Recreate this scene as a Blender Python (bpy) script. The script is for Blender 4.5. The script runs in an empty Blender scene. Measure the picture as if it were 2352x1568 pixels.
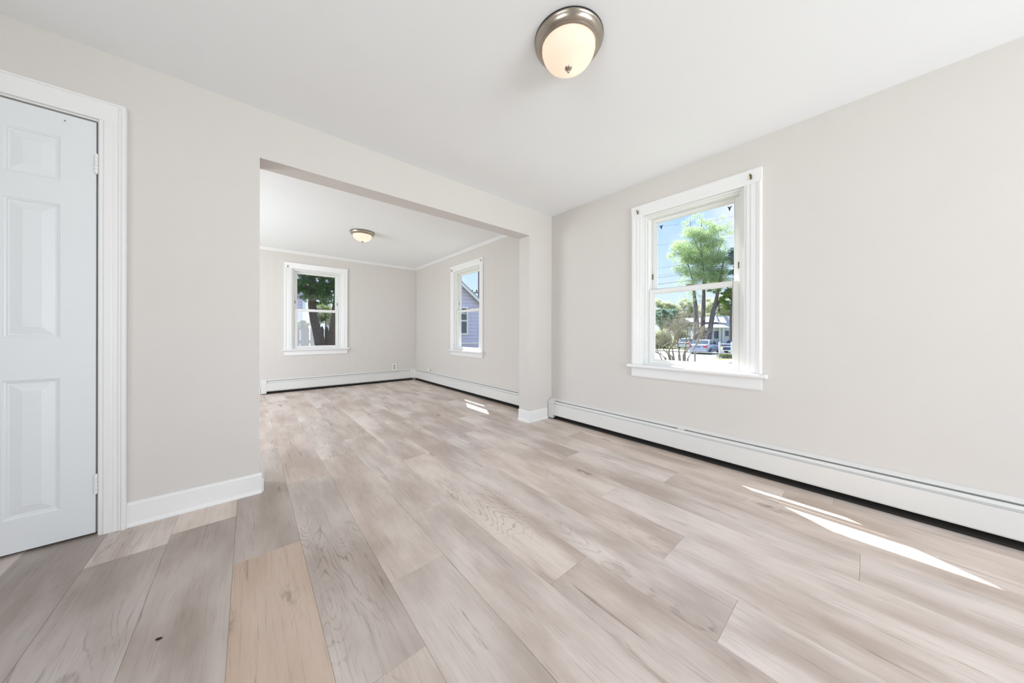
import bpy, math, random
from mathutils import Vector, Matrix
SC = bpy.context.scene
COL = SC.collection
PI = math.pi

# ------------------------------------------------------------------ camera
CAM = Vector((0, 0, 1.0)); FPX = 704.9; HORIZON = 764.9; YAW = 0.70889; ROLL = 0.002034
F_ = Vector((math.sin(YAW), math.cos(YAW), 0)); R_ = Vector((math.cos(YAW), -math.sin(YAW), 0)); U_ = Vector((0, 0, 1))
cd = bpy.data.cameras.new('camera'); cam = bpy.data.objects.new('camera', cd); COL.objects.link(cam)
cd.sensor_width = 36; cd.sensor_fit = 'HORIZONTAL'; cd.lens = FPX / 2352 * 36; cd.shift_y = -(784 - HORIZON) / 2352
cd.clip_start = 0.02; cd.clip_end = 500
Rr = R_ * math.cos(ROLL) + U_ * math.sin(ROLL); Ur = U_ * math.cos(ROLL) - R_ * math.sin(ROLL)
cam.matrix_world = Matrix(((Rr.x, Ur.x, -F_.x, CAM.x), (Rr.y, Ur.y, -F_.y, CAM.y), (Rr.z, Ur.z, -F_.z, CAM.z), (0, 0, 0, 1)))
SC.camera = cam
def at(px, py, depth):      # the world point seen at a photo pixel, at a distance along the view
    return CAM + (F_ + Rr * ((px - 1176) / FPX) + Ur * ((HORIZON - py) / FPX)) * depth

# ------------------------------------------------------------------ world, sun, fill lights, exposure
vs = SC.view_settings; vs.view_transform = 'Standard'; vs.look = 'None'; vs.gamma = 1.0; vs.use_curve_mapping = False
vs.exposure = 0.20
SC.cycles.use_denoising = True
SC.cycles.max_bounces = 12; SC.cycles.diffuse_bounces = 6; SC.cycles.transparent_max_bounces = 24
SC.cycles.sample_clamp_indirect = 6.0; SC.cycles.caustics_reflective = False; SC.cycles.caustics_refractive = False
w = bpy.data.worlds.new('sky'); SC.world = w; w.use_nodes = True
wn, wl = w.node_tree.nodes, w.node_tree.links; wn.clear()
def W(t, **k):
    n = wn.new(t)
    for a, v in k.items(): setattr(n, a, v)
    return n
wo = W('ShaderNodeOutputWorld'); wb = W('ShaderNodeBackground'); wt = W('ShaderNodeTexCoord')
sep = W('ShaderNodeSeparateXYZ'); ramp = W('ShaderNodeValToRGB'); wnz = W('ShaderNodeTexNoise'); wmix = W('ShaderNodeMix', data_type='RGBA')
cr = W('ShaderNodeValToRGB')
wl.new(wt.outputs['Generated'], sep.inputs[0]); wl.new(sep.outputs['Z'], ramp.inputs[0])
e = ramp.color_ramp.elements
e[0].position = 0.0; e[0].color = (0.83, 0.92, 1.0, 1); e[1].position = 0.55; e[1].color = (0.22, 0.47, 1.0, 1)
m_ = ramp.color_ramp.elements.new(0.18); m_.color = (0.56, 0.77, 1.0, 1)
wl.new(wt.outputs['Generated'], wnz.inputs['Vector']); wnz.inputs['Scale'].default_value = 2.6; wnz.inputs['Detail'].default_value = 6
wl.new(wnz.outputs['Fac'], cr.inputs[0]); cr.color_ramp.elements[0].position = 0.48; cr.color_ramp.elements[1].position = 0.78
wl.new(cr.outputs['Color'], wmix.inputs['Factor']); wl.new(ramp.outputs['Color'], wmix.inputs['A']); wmix.inputs['B'].default_value = (0.95, 0.97, 1.0, 1)
wl.new(wmix.outputs['Result'], wb.inputs['Color']); wb.inputs['Strength'].default_value = 1.0
wl.new(wb.outputs[0], wo.inputs[0])
sd = bpy.data.lights.new('sun', 'SUN'); sd.energy = 15.0; sd.angle = 0.009; sd.color = (1.0, 0.965, 0.91)
sun = bpy.data.objects.new('sun', sd); COL.objects.link(sun)
sun.rotation_euler = Vector((-0.31, -0.585, -1.0)).to_track_quat('-Z', 'Y').to_euler()
def fill_light(name, loc, direction, sx, sy, power, color=(0.885, 0.945, 1.0), spread=180):
    d = bpy.data.lights.new(name, 'AREA'); d.shape = 'RECTANGLE'; d.size = sx; d.size_y = sy; d.energy = power; d.color = color; d.spread = math.radians(spread)
    o = bpy.data.objects.new(name, d); COL.objects.link(o); o.location = loc
    o.rotation_euler = Vector(direction).to_track_quat('-Z', 'Z').to_euler()
    return o
# added fill lights outside the made-up windows of the unseen walls
fill_light('fill_rear', (1.0, -3.55, 1.1), (0.1, 1, 0.26), 2.4, 1.9, 92, spread=125)
fill_light('fill_side', (-1.98, -0.2, 1.25), (1, 0, 0.1), 1.6, 1.5, 37)
fill_light('fill_far_room', (-1.98, 4.6, 1.25), (1, 0, -0.12), 2.2, 1.6, 104)

# ------------------------------------------------------------------ room dimensions
XR, YP, YB, HC = 2.756, 2.486, 6.427, 2.397
PT = 0.168                       # partition thickness
OX0, OX1, OZ = 0.051, 2.388, 2.095   # opening in the partition
XL, YR = -1.75, -3.3            # left wall, rear wall
WT = 0.115

# ------------------------------------------------------------------ helpers
class MB:
    def __init__(s): s.v = []; s.f = []; s.sm = []; s.attr = []
    def add(s, vs, fs, smooth=False, a=None):
        o = len(s.v); s.v += [tuple(x) for x in vs]
        for f in fs: s.f.append([i + o for i in f]); s.sm.append(smooth); s.attr.append(a)
        return s
    def box(s, x0, x1, y0, y1, z0, z1, a=None):
        x0, x1 = sorted((x0, x1)); y0, y1 = sorted((y0, y1)); z0, z1 = sorted((z0, z1))
        return s.add([(x0, y0, z0), (x1, y0, z0), (x1, y1, z0), (x0, y1, z0), (x0, y0, z1), (x1, y0, z1), (x1, y1, z1), (x0, y1, z1)],
            [(3, 2, 1, 0), (4, 5, 6, 7), (0, 1, 5, 4), (1, 2, 6, 5), (2, 3, 7, 6), (3, 0, 4, 7)], a=a)
    def obox(s, c, ax, hx, hy, hz):   # oriented box: centre, 3 axes, half sizes
        vs = [c + ax[0] * (hx * i) + ax[1] * (hy * j) + ax[2] * (hz * k) for k in (-1, 1) for (i, j) in ((-1, -1), (1, -1), (1, 1), (-1, 1))]
        return s.add(vs, [(3, 2, 1, 0), (4, 5, 6, 7), (0, 1, 5, 4), (1, 2, 6, 5), (2, 3, 7, 6), (3, 0, 4, 7)])
    def prism(s, prof, fn, t0, t1):   # prof: closed 2-D polygon, fn(a,b,t) -> point
        n = len(prof); vs = [fn(a, b, t0) for a, b in prof] + [fn(a, b, t1) for a, b in prof]
        fs = [(i, (i + 1) % n, (i + 1) % n + n, i + n) for i in range(n)] + [tuple(range(n - 1, -1, -1)), tuple(range(n, 2 * n))]
        return s.add(vs, fs)
    def tube(s, pts, rad, n=8, cap=True, smooth=True):
        pts = [Vector(p) for p in pts]; m = len(pts)
        if not isinstance(rad, (list, tuple)): rad = [rad] * m
        vs = []; up = Vector((0.13, 0.31, 1)).normalized()
        for i, p in enumerate(pts):
            d = (pts[min(i + 1, m - 1)] - pts[max(i - 1, 0)])
            if d.length < 1e-9: d = Vector((0, 0, 1))
            d.normalize(); a = d.cross(up)
            if a.length < 0.05: a = d.cross(Vector((1, 0, 0)))
            a.normalize(); b = d.cross(a)
            for k in range(n):
                t = 2 * PI * k / n; vs.append(p + (a * math.cos(t) + b * math.sin(t)) * rad[i])
        fs = [(i * n + k, i * n + (k + 1) % n, (i + 1) * n + (k + 1) % n, (i + 1) * n + k) for i in range(m - 1) for k in range(n)]
        s.add(vs, fs, smooth)
        if cap: s.add(vs[:n], [tuple(range(n))]); s.add(vs[-n:], [tuple(range(n))])
        return s
    def lathe(s, prof, c=(0, 0, 0), n=48, smooth=True):
        c = Vector(c); vs = []; m = len(prof)
        for r, z in prof:
            for k in range(n):
                t = 2 * PI * k / n; vs.append(c + Vector((r * math.cos(t), r * math.sin(t), z)))
        return s.add(vs, [(i * n + k, i * n + (k + 1) % n, (i + 1) * n + (k + 1) % n, (i + 1) * n + k) for i in range(m - 1) for k in range(n)], smooth)
    def loft(s, rings, smooth=True, caps=True):
        n = len(rings[0]); vs = [p for r in rings for p in r]
        s.add(vs, [(i * n + k, i * n + (k + 1) % n, (i + 1) * n + (k + 1) % n, (i + 1) * n + k) for i in range(len(rings) - 1) for k in range(n)], smooth)
        if caps: s.add(rings[0], [tuple(range(n))]); s.add(rings[-1], [tuple(range(n))])
        return s
    def build(s, name, mat, parent=None, bevel=0, seg=2, loc=None, recalc=True):
        me = bpy.data.meshes.new(name); me.from_pydata(s.v, [], s.f); me.validate(verbose=False)
        if recalc:
            import bmesh
            b = bmesh.new(); b.from_mesh(me); bmesh.ops.remove_doubles(b, verts=b.verts, dist=1e-6)
            bmesh.ops.recalc_face_normals(b, faces=b.faces); b.to_mesh(me); b.free()
        else:
            for p, q in zip(me.polygons, s.sm): p.use_smooth = q
        if recalc and any(s.sm):
            for p in me.polygons: p.use_smooth = True
            if hasattr(me, 'set_sharp_from_angle'): me.set_sharp_from_angle(angle=math.radians(38))
        me.materials.append(mat)
        o = bpy.data.objects.new(name, me); COL.objects.link(o)
        if parent: o.parent = parent
        if bevel:
            md = o.modifiers.new('bevel', 'BEVEL'); md.width = bevel; md.segments = seg; md.limit_method = 'ANGLE'; md.angle_limit = math.radians(40)
        return o
def tag(o, label, cat, group=None, kind=None):
    o['label'] = label; o['category'] = cat
    if group: o['group'] = group
    if kind: o['kind'] = kind
    return o
def struct(o, label, cat): return tag(o, label, cat, kind='structure')
def empty(name, loc):
    o = bpy.data.objects.new(name, None); COL.objects.link(o); o.location = loc; o.empty_display_size = 0.1
    return o
def part(mb, name, mat, parent, bevel=0, seg=2, recalc=True, top=None):
    # geometry given in world space; parent is an Empty at some location (or a part under one)
    root = top or parent
    off = Vector(root.location) if root.type == 'EMPTY' else Vector((0, 0, 0))
    mb.v = [tuple(Vector(p) - off) for p in mb.v]
    return mb.build(name, mat, parent, bevel, seg, recalc=recalc)

# ------------------------------------------------------------------ materials
def srgb(r, g, b):
    def f(c):
        c /= 255.0
        return c / 12.92 if c <= 0.04045 else ((c + 0.055) / 1.055) ** 2.4
    return (f(r), f(g), f(b), 1)
def mat(name):
    m = bpy.data.materials.new(name); m.use_nodes = True; n = m.node_tree.nodes; n.clear(); l = m.node_tree.links
    o = n.new('ShaderNodeOutputMaterial')
    def N(t, **k):
        x = n.new(t)
        for a, v in k.items():
            if a == 'inp':
                for i, q in v.items(): x.inputs[i].default_value = q
            else: setattr(x, a, v)
        return x
    return m, N, l, o
def paint(name, col, rough=0.5, noise=0.012, bump=0.0, bscale=400, metal=0.0, spec=0.5, vscale=3.0):
    m, N, l, o = mat(name); p = N('ShaderNodeBsdfPrincipled', inp={'Roughness': rough, 'Metallic': metal, 'Specular IOR Level': spec})
    tc = N('ShaderNodeTexCoord'); nz = N('ShaderNodeTexNoise', inp={'Scale': vscale, 'Detail': 4}); l.new(tc.outputs['Object'], nz.inputs['Vector'])
    mx = N('ShaderNodeMix', data_type='RGBA'); c = col
    mx.inputs['A'].default_value = tuple(min(1, x * (1 - noise * 2)) for x in c[:3]) + (1,)
    mx.inputs['B'].default_value = tuple(min(1, x * (1 + noise * 2)) for x in c[:3]) + (1,)
    l.new(nz.outputs['Fac'], mx.inputs['Factor']); l.new(mx.outputs['Result'], p.inputs['Base Color'])
    if bump:
        b2 = N('ShaderNodeTexNoise', inp={'Scale': bscale, 'Detail': 3}); l.new(tc.outputs['Object'], b2.inputs['Vector'])
        bp = N('ShaderNodeBump', inp={'Strength': bump, 'Distance': 0.001}); l.new(b2.outputs['Fac'], bp.inputs['Height']); l.new(bp.outputs[0], p.inputs['Normal'])
    l.new(p.outputs[0], o.inputs[0]); return m
M = {}
WALLC = srgb(214, 209, 204)
M['wall'] = paint('greige_wall_paint', WALLC, 0.62, 0.008, 0.25, 260, spec=0.3)
M['ceiling'] = paint('white_ceiling_paint', srgb(242, 243, 244), 0.8, 0.004, 0.1, 200, spec=0.2)
M['trim'] = paint('white_trim_paint', srgb(234, 233, 232), 0.32, 0.006, 0.12, 60)
M['door'] = paint('white_door_paint', srgb(226, 229, 231), 0.38, 0.006, 0.3, 120)
M['vinyl'] = paint('white_vinyl', srgb(230, 230, 227), 0.35, 0.004)
M['enamel'] = paint('white_heater_enamel', srgb(222, 221, 218), 0.3, 0.006)
M['nickel'] = paint('brushed_nickel', srgb(176, 166, 154), 0.28, 0.02, metal=1.0)
M['brass'] = paint('aged_brass', srgb(150, 135, 98), 0.35, 0.05, metal=1.0)
M['dark'] = paint('dark_cavity', srgb(38, 34, 31), 0.8, 0.1)
M['fin'] = paint('dusty_fins_and_shade_block', srgb(70, 62, 56), 0.7, 0.25, vscale=30)
M['blackmetal'] = paint('dark_metal', srgb(38, 40, 46), 0.5, 0.05)
M['plastic'] = paint('ivory_plastic', srgb(232, 229, 220), 0.35, 0.005)
M['slot'] = paint('outlet_face_grey', srgb(120, 114, 106), 0.5, 0.02)

def paneling():
    m, N, l, o = mat('greige_grooved_panelling'); p = N('ShaderNodeBsdfPrincipled', inp={'Roughness': 0.6, 'Specular IOR Level': 0.3})
    tc = N('ShaderNodeTexCoord'); sp = N('ShaderNodeSeparateXYZ'); l.new(tc.outputs['Object'], sp.inputs[0])
    s = N('ShaderNodeMath', operation='ADD'); l.new(sp.outputs['X'], s.inputs[0]); l.new(sp.outputs['Y'], s.inputs[1])
    outs = []
    for per, off in ((0.406, 0.0), (0.406, 0.14), (0.406, 0.245), (1.22, 0.31)):
        a = N('ShaderNodeMath', operation='ADD', inp={1: off}); l.new(s.outputs[0], a.inputs[0])
        b = N('ShaderNodeMath', operation='PINGPONG', inp={1: per / 2}); l.new(a.outputs[0], b.inputs[0])
        c = N('ShaderNodeMath', operation='LESS_THAN', inp={1: 0.0022}); l.new(b.outputs[0], c.inputs[0]); outs.append(c)
    x = outs[0]
    for c in outs[1:]:
        a = N('ShaderNodeMath', operation='MAXIMUM'); l.new(x.outputs[0], a.inputs[0]); l.new(c.outputs[0], a.inputs[1]); x = a
    mx = N('ShaderNodeMix', data_type='RGBA'); mx.inputs['A'].default_value = WALLC; mx.inputs['B'].default_value = srgb(208, 203, 198)
    l.new(x.outputs[0], mx.inputs['Factor']); l.new(mx.outputs['Result'], p.inputs['Base Color'])
    iv = N('ShaderNodeMath', operation='SUBTRACT', inp={0: 1.0}); l.new(x.outputs[0], iv.inputs[1])
    bp = N('ShaderNodeBump', inp={'Strength': 0.22, 'Distance': 0.0015}); l.new(iv.outputs[0], bp.inputs['Height']); l.new(bp.outputs[0], p.inputs['Normal'])
    l.new(p.outputs[0], o.inputs[0]); return m
M['panel'] = paneling()

def glass():
    m, N, l, o = mat('window_glass')
    t = N('ShaderNodeBsdfTransparent', inp={'Color': (0.975, 0.985, 1.0, 1)}); g = N('ShaderNodeBsdfGlossy', inp={'Color': (1, 1, 1, 1), 'Roughness': 0.0})
    fr = N('ShaderNodeFresnel'); ge = N('ShaderNodeNewGeometry'); io = N('ShaderNodeMapRange', inp={1: 0.0, 2: 1.0, 3: 1.45, 4: 1 / 1.45})
    l.new(ge.outputs['Backfacing'], io.inputs[0]); l.new(io.outputs[0], fr.inputs['IOR']); mx = N('ShaderNodeMixShader'); l.new(fr.outputs[0], mx.inputs[0]); l.new(t.outputs[0], mx.inputs[1]); l.new(g.outputs[0], mx.inputs[2])
    l.new(mx.outputs[0], o.inputs[0]); return m
M['glass'] = glass()

def floor_mat():
    m, N, l, o = mat('greyed_oak_planks'); p = N('ShaderNodeBsdfPrincipled', inp={'Specular IOR Level': 0.5})
    def A(op, a, b=None, c=None):
        x = N('ShaderNodeMath', operation=op)
        for i, q in enumerate((a, b, c)):
            if q is None: continue
            if isinstance(q, (int, float)): x.inputs[i].default_value = q
            else: l.new(q, x.inputs[i])
        return x.outputs[0]
    def V(x, y, z):
        c = N('ShaderNodeCombineXYZ')
        for i, q in enumerate((x, y, z)):
            if isinstance(q, (int, float)): c.inputs[i].default_value = q
            else: l.new(q, c.inputs[i])
        return c.outputs[0]
    def NZ(v, scale, det=3, rough=0.5, dist=0.0):
        x = N('ShaderNodeTexNoise', inp={'Scale': scale, 'Detail': det, 'Roughness': rough, 'Distortion': dist}); l.new(v, x.inputs['Vector']); return x.outputs['Fac']
    def SM(v, a, b):
        x = N('ShaderNodeMapRange', interpolation_type='SMOOTHSTEP', inp={1: a, 2: b, 3: 0.0, 4: 1.0}); l.new(v, x.inputs[0]); return x.outputs[0]
    def MIX(f, a, b, bt='MIX'):
        x = N('ShaderNodeMix', data_type='RGBA', blend_type=bt); l.new(f, x.inputs['Factor'])
        for i, q in (('A', a), ('B', b)):
            if isinstance(q, tuple): x.inputs[i].default_value = q
            else: l.new(q, x.inputs[i])
        return x.outputs['Result']
    tc = N('ShaderNodeTexCoord'); sp = N('ShaderNodeSeparateXYZ'); l.new(tc.outputs['Object'], sp.inputs[0]); X, Y = sp.outputs['X'], sp.outputs['Y']
    at_ = N('ShaderNodeAttribute', attribute_name='plank'); sa = N('ShaderNodeSeparateColor'); l.new(at_.outputs['Color'], sa.inputs[0])
    pid, tone, warm = sa.outputs[0], sa.outputs[1], sa.outputs[2]
    k = A('MULTIPLY', pid, 61.0)
    # slow cloudy variation along the plank
    v1 = V(A('MULTIPLY', X, 5.0), A('MULTIPLY', Y, 1.5), k); n1 = NZ(v1, 1.0, 4, 0.55)
    v1b = V(A('MULTIPLY', X, 9.0), A('MULTIPLY', Y, 2.2), A('ADD', k, 9.0)); n1b = NZ(v1b, 1.0, 3, 0.5)
    base = MIX(SM(n1, 0.28, 0.7), srgb(176, 161, 151), srgb(222, 211, 204))
    base = MIX(A('MULTIPLY', SM(n1b, 0.52, 0.8), 0.55), base, srgb(176, 168, 165))
    base = MIX(A('MULTIPLY', warm, 0.6), base, srgb(199, 171, 145))
    # fine straight grain
    vg = V(A('MULTIPLY', X, 150.0), A('MULTIPLY', Y, 5.0), k); ng = NZ(vg, 1.0, 5, 0.65, 0.6)
    base = MIX(A('MULTIPLY', SM(ng, 0.50, 0.74), 0.34), base, srgb(128, 113, 103))
    vg2 = V(A('MULTIPLY', X, 230.0), A('MULTIPLY', Y, 9.0), k); ng2 = NZ(vg2, 1.0, 3, 0.6)
    base = MIX(A('MULTIPLY', SM(ng2, 0.54, 0.78), 0.14), base, srgb(215, 204, 194))
    # cathedral figure: contour lines of a stretched smooth field
    vc = V(A('MULTIPLY', X, 4.6), A('MULTIPLY', Y, 1.0), A('ADD', k, 3.0)); nc = NZ(vc, 1.0, 1.6, 0.45, 0.5)
    vd = V(A('MULTIPLY', X, 40.0), A('MULTIPLY', Y, 14.0), k); nd = NZ(vd, 1.0, 2, 0.5)
    fld = A('ADD', A('MULTIPLY', nc, 36.0), A('MULTIPLY', nd, 0.9)); fr = A('PINGPONG', fld, 0.5)
    line = SM(fr, 0.17, 0.02); zone = A('MULTIPLY', SM(NZ(V(A('MULTIPLY', X, 3.0), A('MULTIPLY', Y, 0.9), A('ADD', k, 31.0)), 1.0, 2), 0.53, 0.68), SM(ng, 0.36, 0.58))
    base = MIX(A('MULTIPLY', A('MULTIPLY', line, zone), 0.46), base, srgb(112, 98, 87))
    # knots and mineral streaks
    vk = N('ShaderNodeTexVoronoi', feature='F1', inp={'Scale': 1.0, 'Randomness': 1.0}); l.new(V(A('ADD', A('MULTIPLY', X, 4.2), A('MULTIPLY', nd, 0.35)), A('ADD', A('MULTIPLY', Y, 1.5), A('MULTIPLY', nd, 0.12)), k), vk.inputs['Vector'])
    sk = N('ShaderNodeSeparateColor'); l.new(vk.outputs['Color'], sk.inputs[0])
    kn = A('MULTIPLY', SM(vk.outputs['Distance'], 0.17, 0.02), SM(sk.outputs[0], 0.30, 0.6))
    base = MIX(A('MULTIPLY', A('MULTIPLY', kn, SM(nd, 0.35, 0.6)), 0.85), base, srgb(104, 88, 76))
    vs_ = V(A('MULTIPLY', X, 22.0), A('MULTIPLY', Y, 1.9), A('ADD', k, 77.0)); ns = NZ(vs_, 1.0, 4, 0.6, 0.8)
    base = MIX(A('MULTIPLY', SM(ns, 0.62, 0.74), 0.6), base, srgb(118, 100, 86))
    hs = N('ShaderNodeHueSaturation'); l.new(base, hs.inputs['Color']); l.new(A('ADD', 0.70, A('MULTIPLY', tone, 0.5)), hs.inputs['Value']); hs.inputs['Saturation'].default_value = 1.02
    l.new(hs.outputs[0], p.inputs['Base Color'])
    l.new(A('ADD', 0.30, A('MULTIPLY', ng, 0.16)), p.inputs['Roughness'])
    bp = N('ShaderNodeBump', inp={'Strength': 0.18, 'Distance': 0.0012}); l.new(A('ADD', ng, A('MULTIPLY', line, -0.3)), bp.inputs['Height']); l.new(bp.outputs[0], p.inputs['Normal'])
    l.new(p.outputs[0], o.inputs[0]); return m
M['floor'] = floor_mat()

def leaf_mat(name, c1, c2, trans=0.45):
    m, N, l, o = mat(name); g = N('ShaderNodeNewGeometry'); mx = N('ShaderNodeMix', data_type='RGBA'); mx.inputs['A'].default_value = c1; mx.inputs['B'].default_value = c2
    l.new(g.outputs['Random Per Island'], mx.inputs['Factor'])
    d = N('ShaderNodeBsdfDiffuse'); t = N('ShaderNodeBsdfTranslucent'); ms = N('ShaderNodeMixShader', inp={0: trans})
    l.new(mx.outputs['Result'], d.inputs[0]); l.new(mx.outputs['Result'], t.inputs[0]); l.new(d.outputs[0], ms.inputs[1]); l.new(t.outputs[0], ms.inputs[2]); l.new(ms.outputs[0], o.inputs[0]); return m

# ------------------------------------------------------------------ room shell
rnd = random.Random(7)
def make_floor():
    mb = MB(); mb.box(XL - 0.1, XR + WT, YR - 0.1, YB + WT, -0.12, -0.0013, a=(0.5, 0.0, 0.2))
    PW, L, X0 = 0.2408, 1.565, -0.05
    joints = {0: 1.784, 1: 0.925, 2: 1.248, 3: 3.203, 4: 0.827, 5: 0.322, 6: 0.595, 7: 1.07, 8: 0.027, -1: 2.25, -2: 0.6, -3: 1.6, 9: 0.9, 10: 0.35}
    special = {(0, 0): (0.62, 1.0), (0, 1): (0.34, 0.15), (-1, 0): (0.2, 0.15), (-2, 0): (0.06, 0.08), (-2, 1): (0.1, 0.08), (-3, 0): (0.0, 0.1), (-3, 1): (0.0, 0.1), (-4, 0): (0.0, 0.1), (-4, 1): (0.0, 0.1), (1, 1): (0.42, 0.1), (1, 0): (0.55, 0.3), (2, 1): (0.75, 0.2), (2, 0): (0.6, 0.1), (3, 1): (0.62, 0.3)}  # plank tints; left columns darkened to put the light's falloff into their tone
    k0 = math.floor((XL - X0) / PW) - 1; g = 0.00035
    for k in range(k0, 13):
        x0, x1 = X0 + k * PW, X0 + (k + 1) * PW
        xa, xb = max(x0, XL - 0.05), min(x1, XR + 0.05)
        if xb - xa < 0.005: continue
        y = joints.get(k, rnd.uniform(0, L)); i = 0
        while y > YR: y -= L; i -= 1
        while y < YB + 0.05:
            ya, yb = max(y, YR - 0.05), min(y + L, YB + 0.05)
            base = joints.get(k, 0); idx = round((y - base) / L) + 1
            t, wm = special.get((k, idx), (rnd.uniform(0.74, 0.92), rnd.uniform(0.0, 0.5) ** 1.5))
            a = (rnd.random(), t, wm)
            xa2, xb2, ya2, yb2, z = xa + g, xb - g, ya + g, yb - g, 0.0; c = 0.0009
            vs = [(xa2, ya2, -0.0011), (xb2, ya2, -0.0011), (xb2, yb2, -0.0011), (xa2, yb2, -0.0011), (xa2 + c, ya2 + c, z), (xb2 - c, ya2 + c, z), (xb2 - c, yb2 - c, z), (xa2 + c, yb2 - c, z)]
            mb.add(vs, [(4, 5, 6, 7), (0, 1, 5, 4), (1, 2, 6, 5), (2, 3, 7, 6), (3, 0, 4, 7)], a=a)
            y += L
    o = mb.build('floor', M['floor'], recalc=False)
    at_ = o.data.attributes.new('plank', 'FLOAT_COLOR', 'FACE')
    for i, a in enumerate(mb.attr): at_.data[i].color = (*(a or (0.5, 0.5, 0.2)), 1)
    return struct(o, 'greyed oak plank floor running through both empty rooms', 'floor')
make_floor()
cb = MB().box(XL - 0.1, XR + WT, YR - 0.1, YB + WT, HC, HC + 0.12).build('ceiling', M['ceiling']); struct(cb, 'flat white ceiling over both rooms', 'ceiling')

# window descriptions: casing outer edges, sill nose, vertical measures
WIN1 = dict(u0=0.495, u1=1.462, n0=0.463, n1=1.486, zt=2.177, zs=0.716, za=0.596)
WIN2 = dict(u0=3.888, u1=4.888, n0=3.845, n1=4.918, zt=2.175, zs=0.712, za=0.604)
WIN3 = dict(u0=0.453, u1=1.412, n0=0.423, n1=1.432, zt=2.196, zs=0.722, za=0.611)
CW = 0.106
def opening(wd): return (wd['u0'] + CW - 0.02, wd['u1'] - CW + 0.02, wd['zs'] - 0.03, wd['zt'] - 0.1 + 0.02)
def wall_boxes(mb, axis, p0, p1, a0, a1, holes, z0=0.0, z1=HC):
    # axis 'x': wall plane spans y from a0..a1, thickness x p0..p1 ; 'y': the other way
    def bx(u0, u1, q0, q1):
        if u1 - u0 < 1e-4 or q1 - q0 < 1e-4: return
        if axis == 'x': mb.box(p0, p1, u0, u1, q0, q1)
        else: mb.box(u0, u1, p0, p1, q0, q1)
    u = a0
    for (h0, h1, hz0, hz1) in sorted(holes):
        bx(u, h0, z0, z1); bx(h0, h1, z0, hz0); bx(h0, h1, hz1, z1); u = h1
    bx(u, a1, z0, z1)
    return mb
YM = YP + PT * 0.5
o = wall_boxes(MB(), 'x', XR, XR + WT, YR - 0.1, YM, [opening(WIN1)]).build('wall_right', M['wall']); struct(o, 'greige right wall around the large window and long heater', 'wall')
o = wall_boxes(MB(), 'x', XR, XR + WT, YM, YB, [opening(WIN2)]).build('wall_right_far', M['panel']); struct(o, 'greige panelled right wall of the far room', 'wall')
o = wall_boxes(MB(), 'y', YB, YB + WT, XL - 0.1, XR + WT, [opening(WIN3)]).build('wall_back', M['panel']); struct(o, 'greige panelled back wall of the far room', 'wall')
# partition with the wide opening and the closet door recess
DX0, DX1, DZ = -1.196, -0.5665, 2.042
pm = MB()
pm.box(XL, DX0 - 0.02, YP, YP + PT, 0, HC); pm.box(DX0 - 0.02, DX1 + 0.02, YP, YP + PT, DZ + 0.02, HC); pm.box(DX0 - 0.02, DX1 + 0.02, YP + PT - 0.03, YP + PT, 0, DZ + 0.02)
pm.box(DX1 + 0.02, OX0, YP, YP + PT, 0, HC); pm.box(OX0, OX1, YP, YP + PT, OZ, HC); pm.box(OX1, XR, YP, YP + PT, 0, HC)
o = pm.build('wall_middle', M['wall']); struct(o, 'greige partition wall with the wide cased-free opening', 'wall')
# unseen walls, with added openings for the fill lights
lw = wall_boxes(MB(), 'x', XL - 0.14, XL, YR - 0.1, YB, [(-1.1, 0.7, 0.5, 2.05), (3.5, 5.7, 0.5, 2.05)]).build('wall_left', M['wall']); struct(lw, 'greige left wall outside the view', 'wall')
rw = wall_boxes(MB(), 'y', YR - 0.14, YR, XL - 0.1, XR + WT, [(0.35, 2.55, 0.3, 2.1)]).build('wall_rear', M['wall']); struct(rw, 'greige rear wall behind the camera', 'wall')

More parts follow.
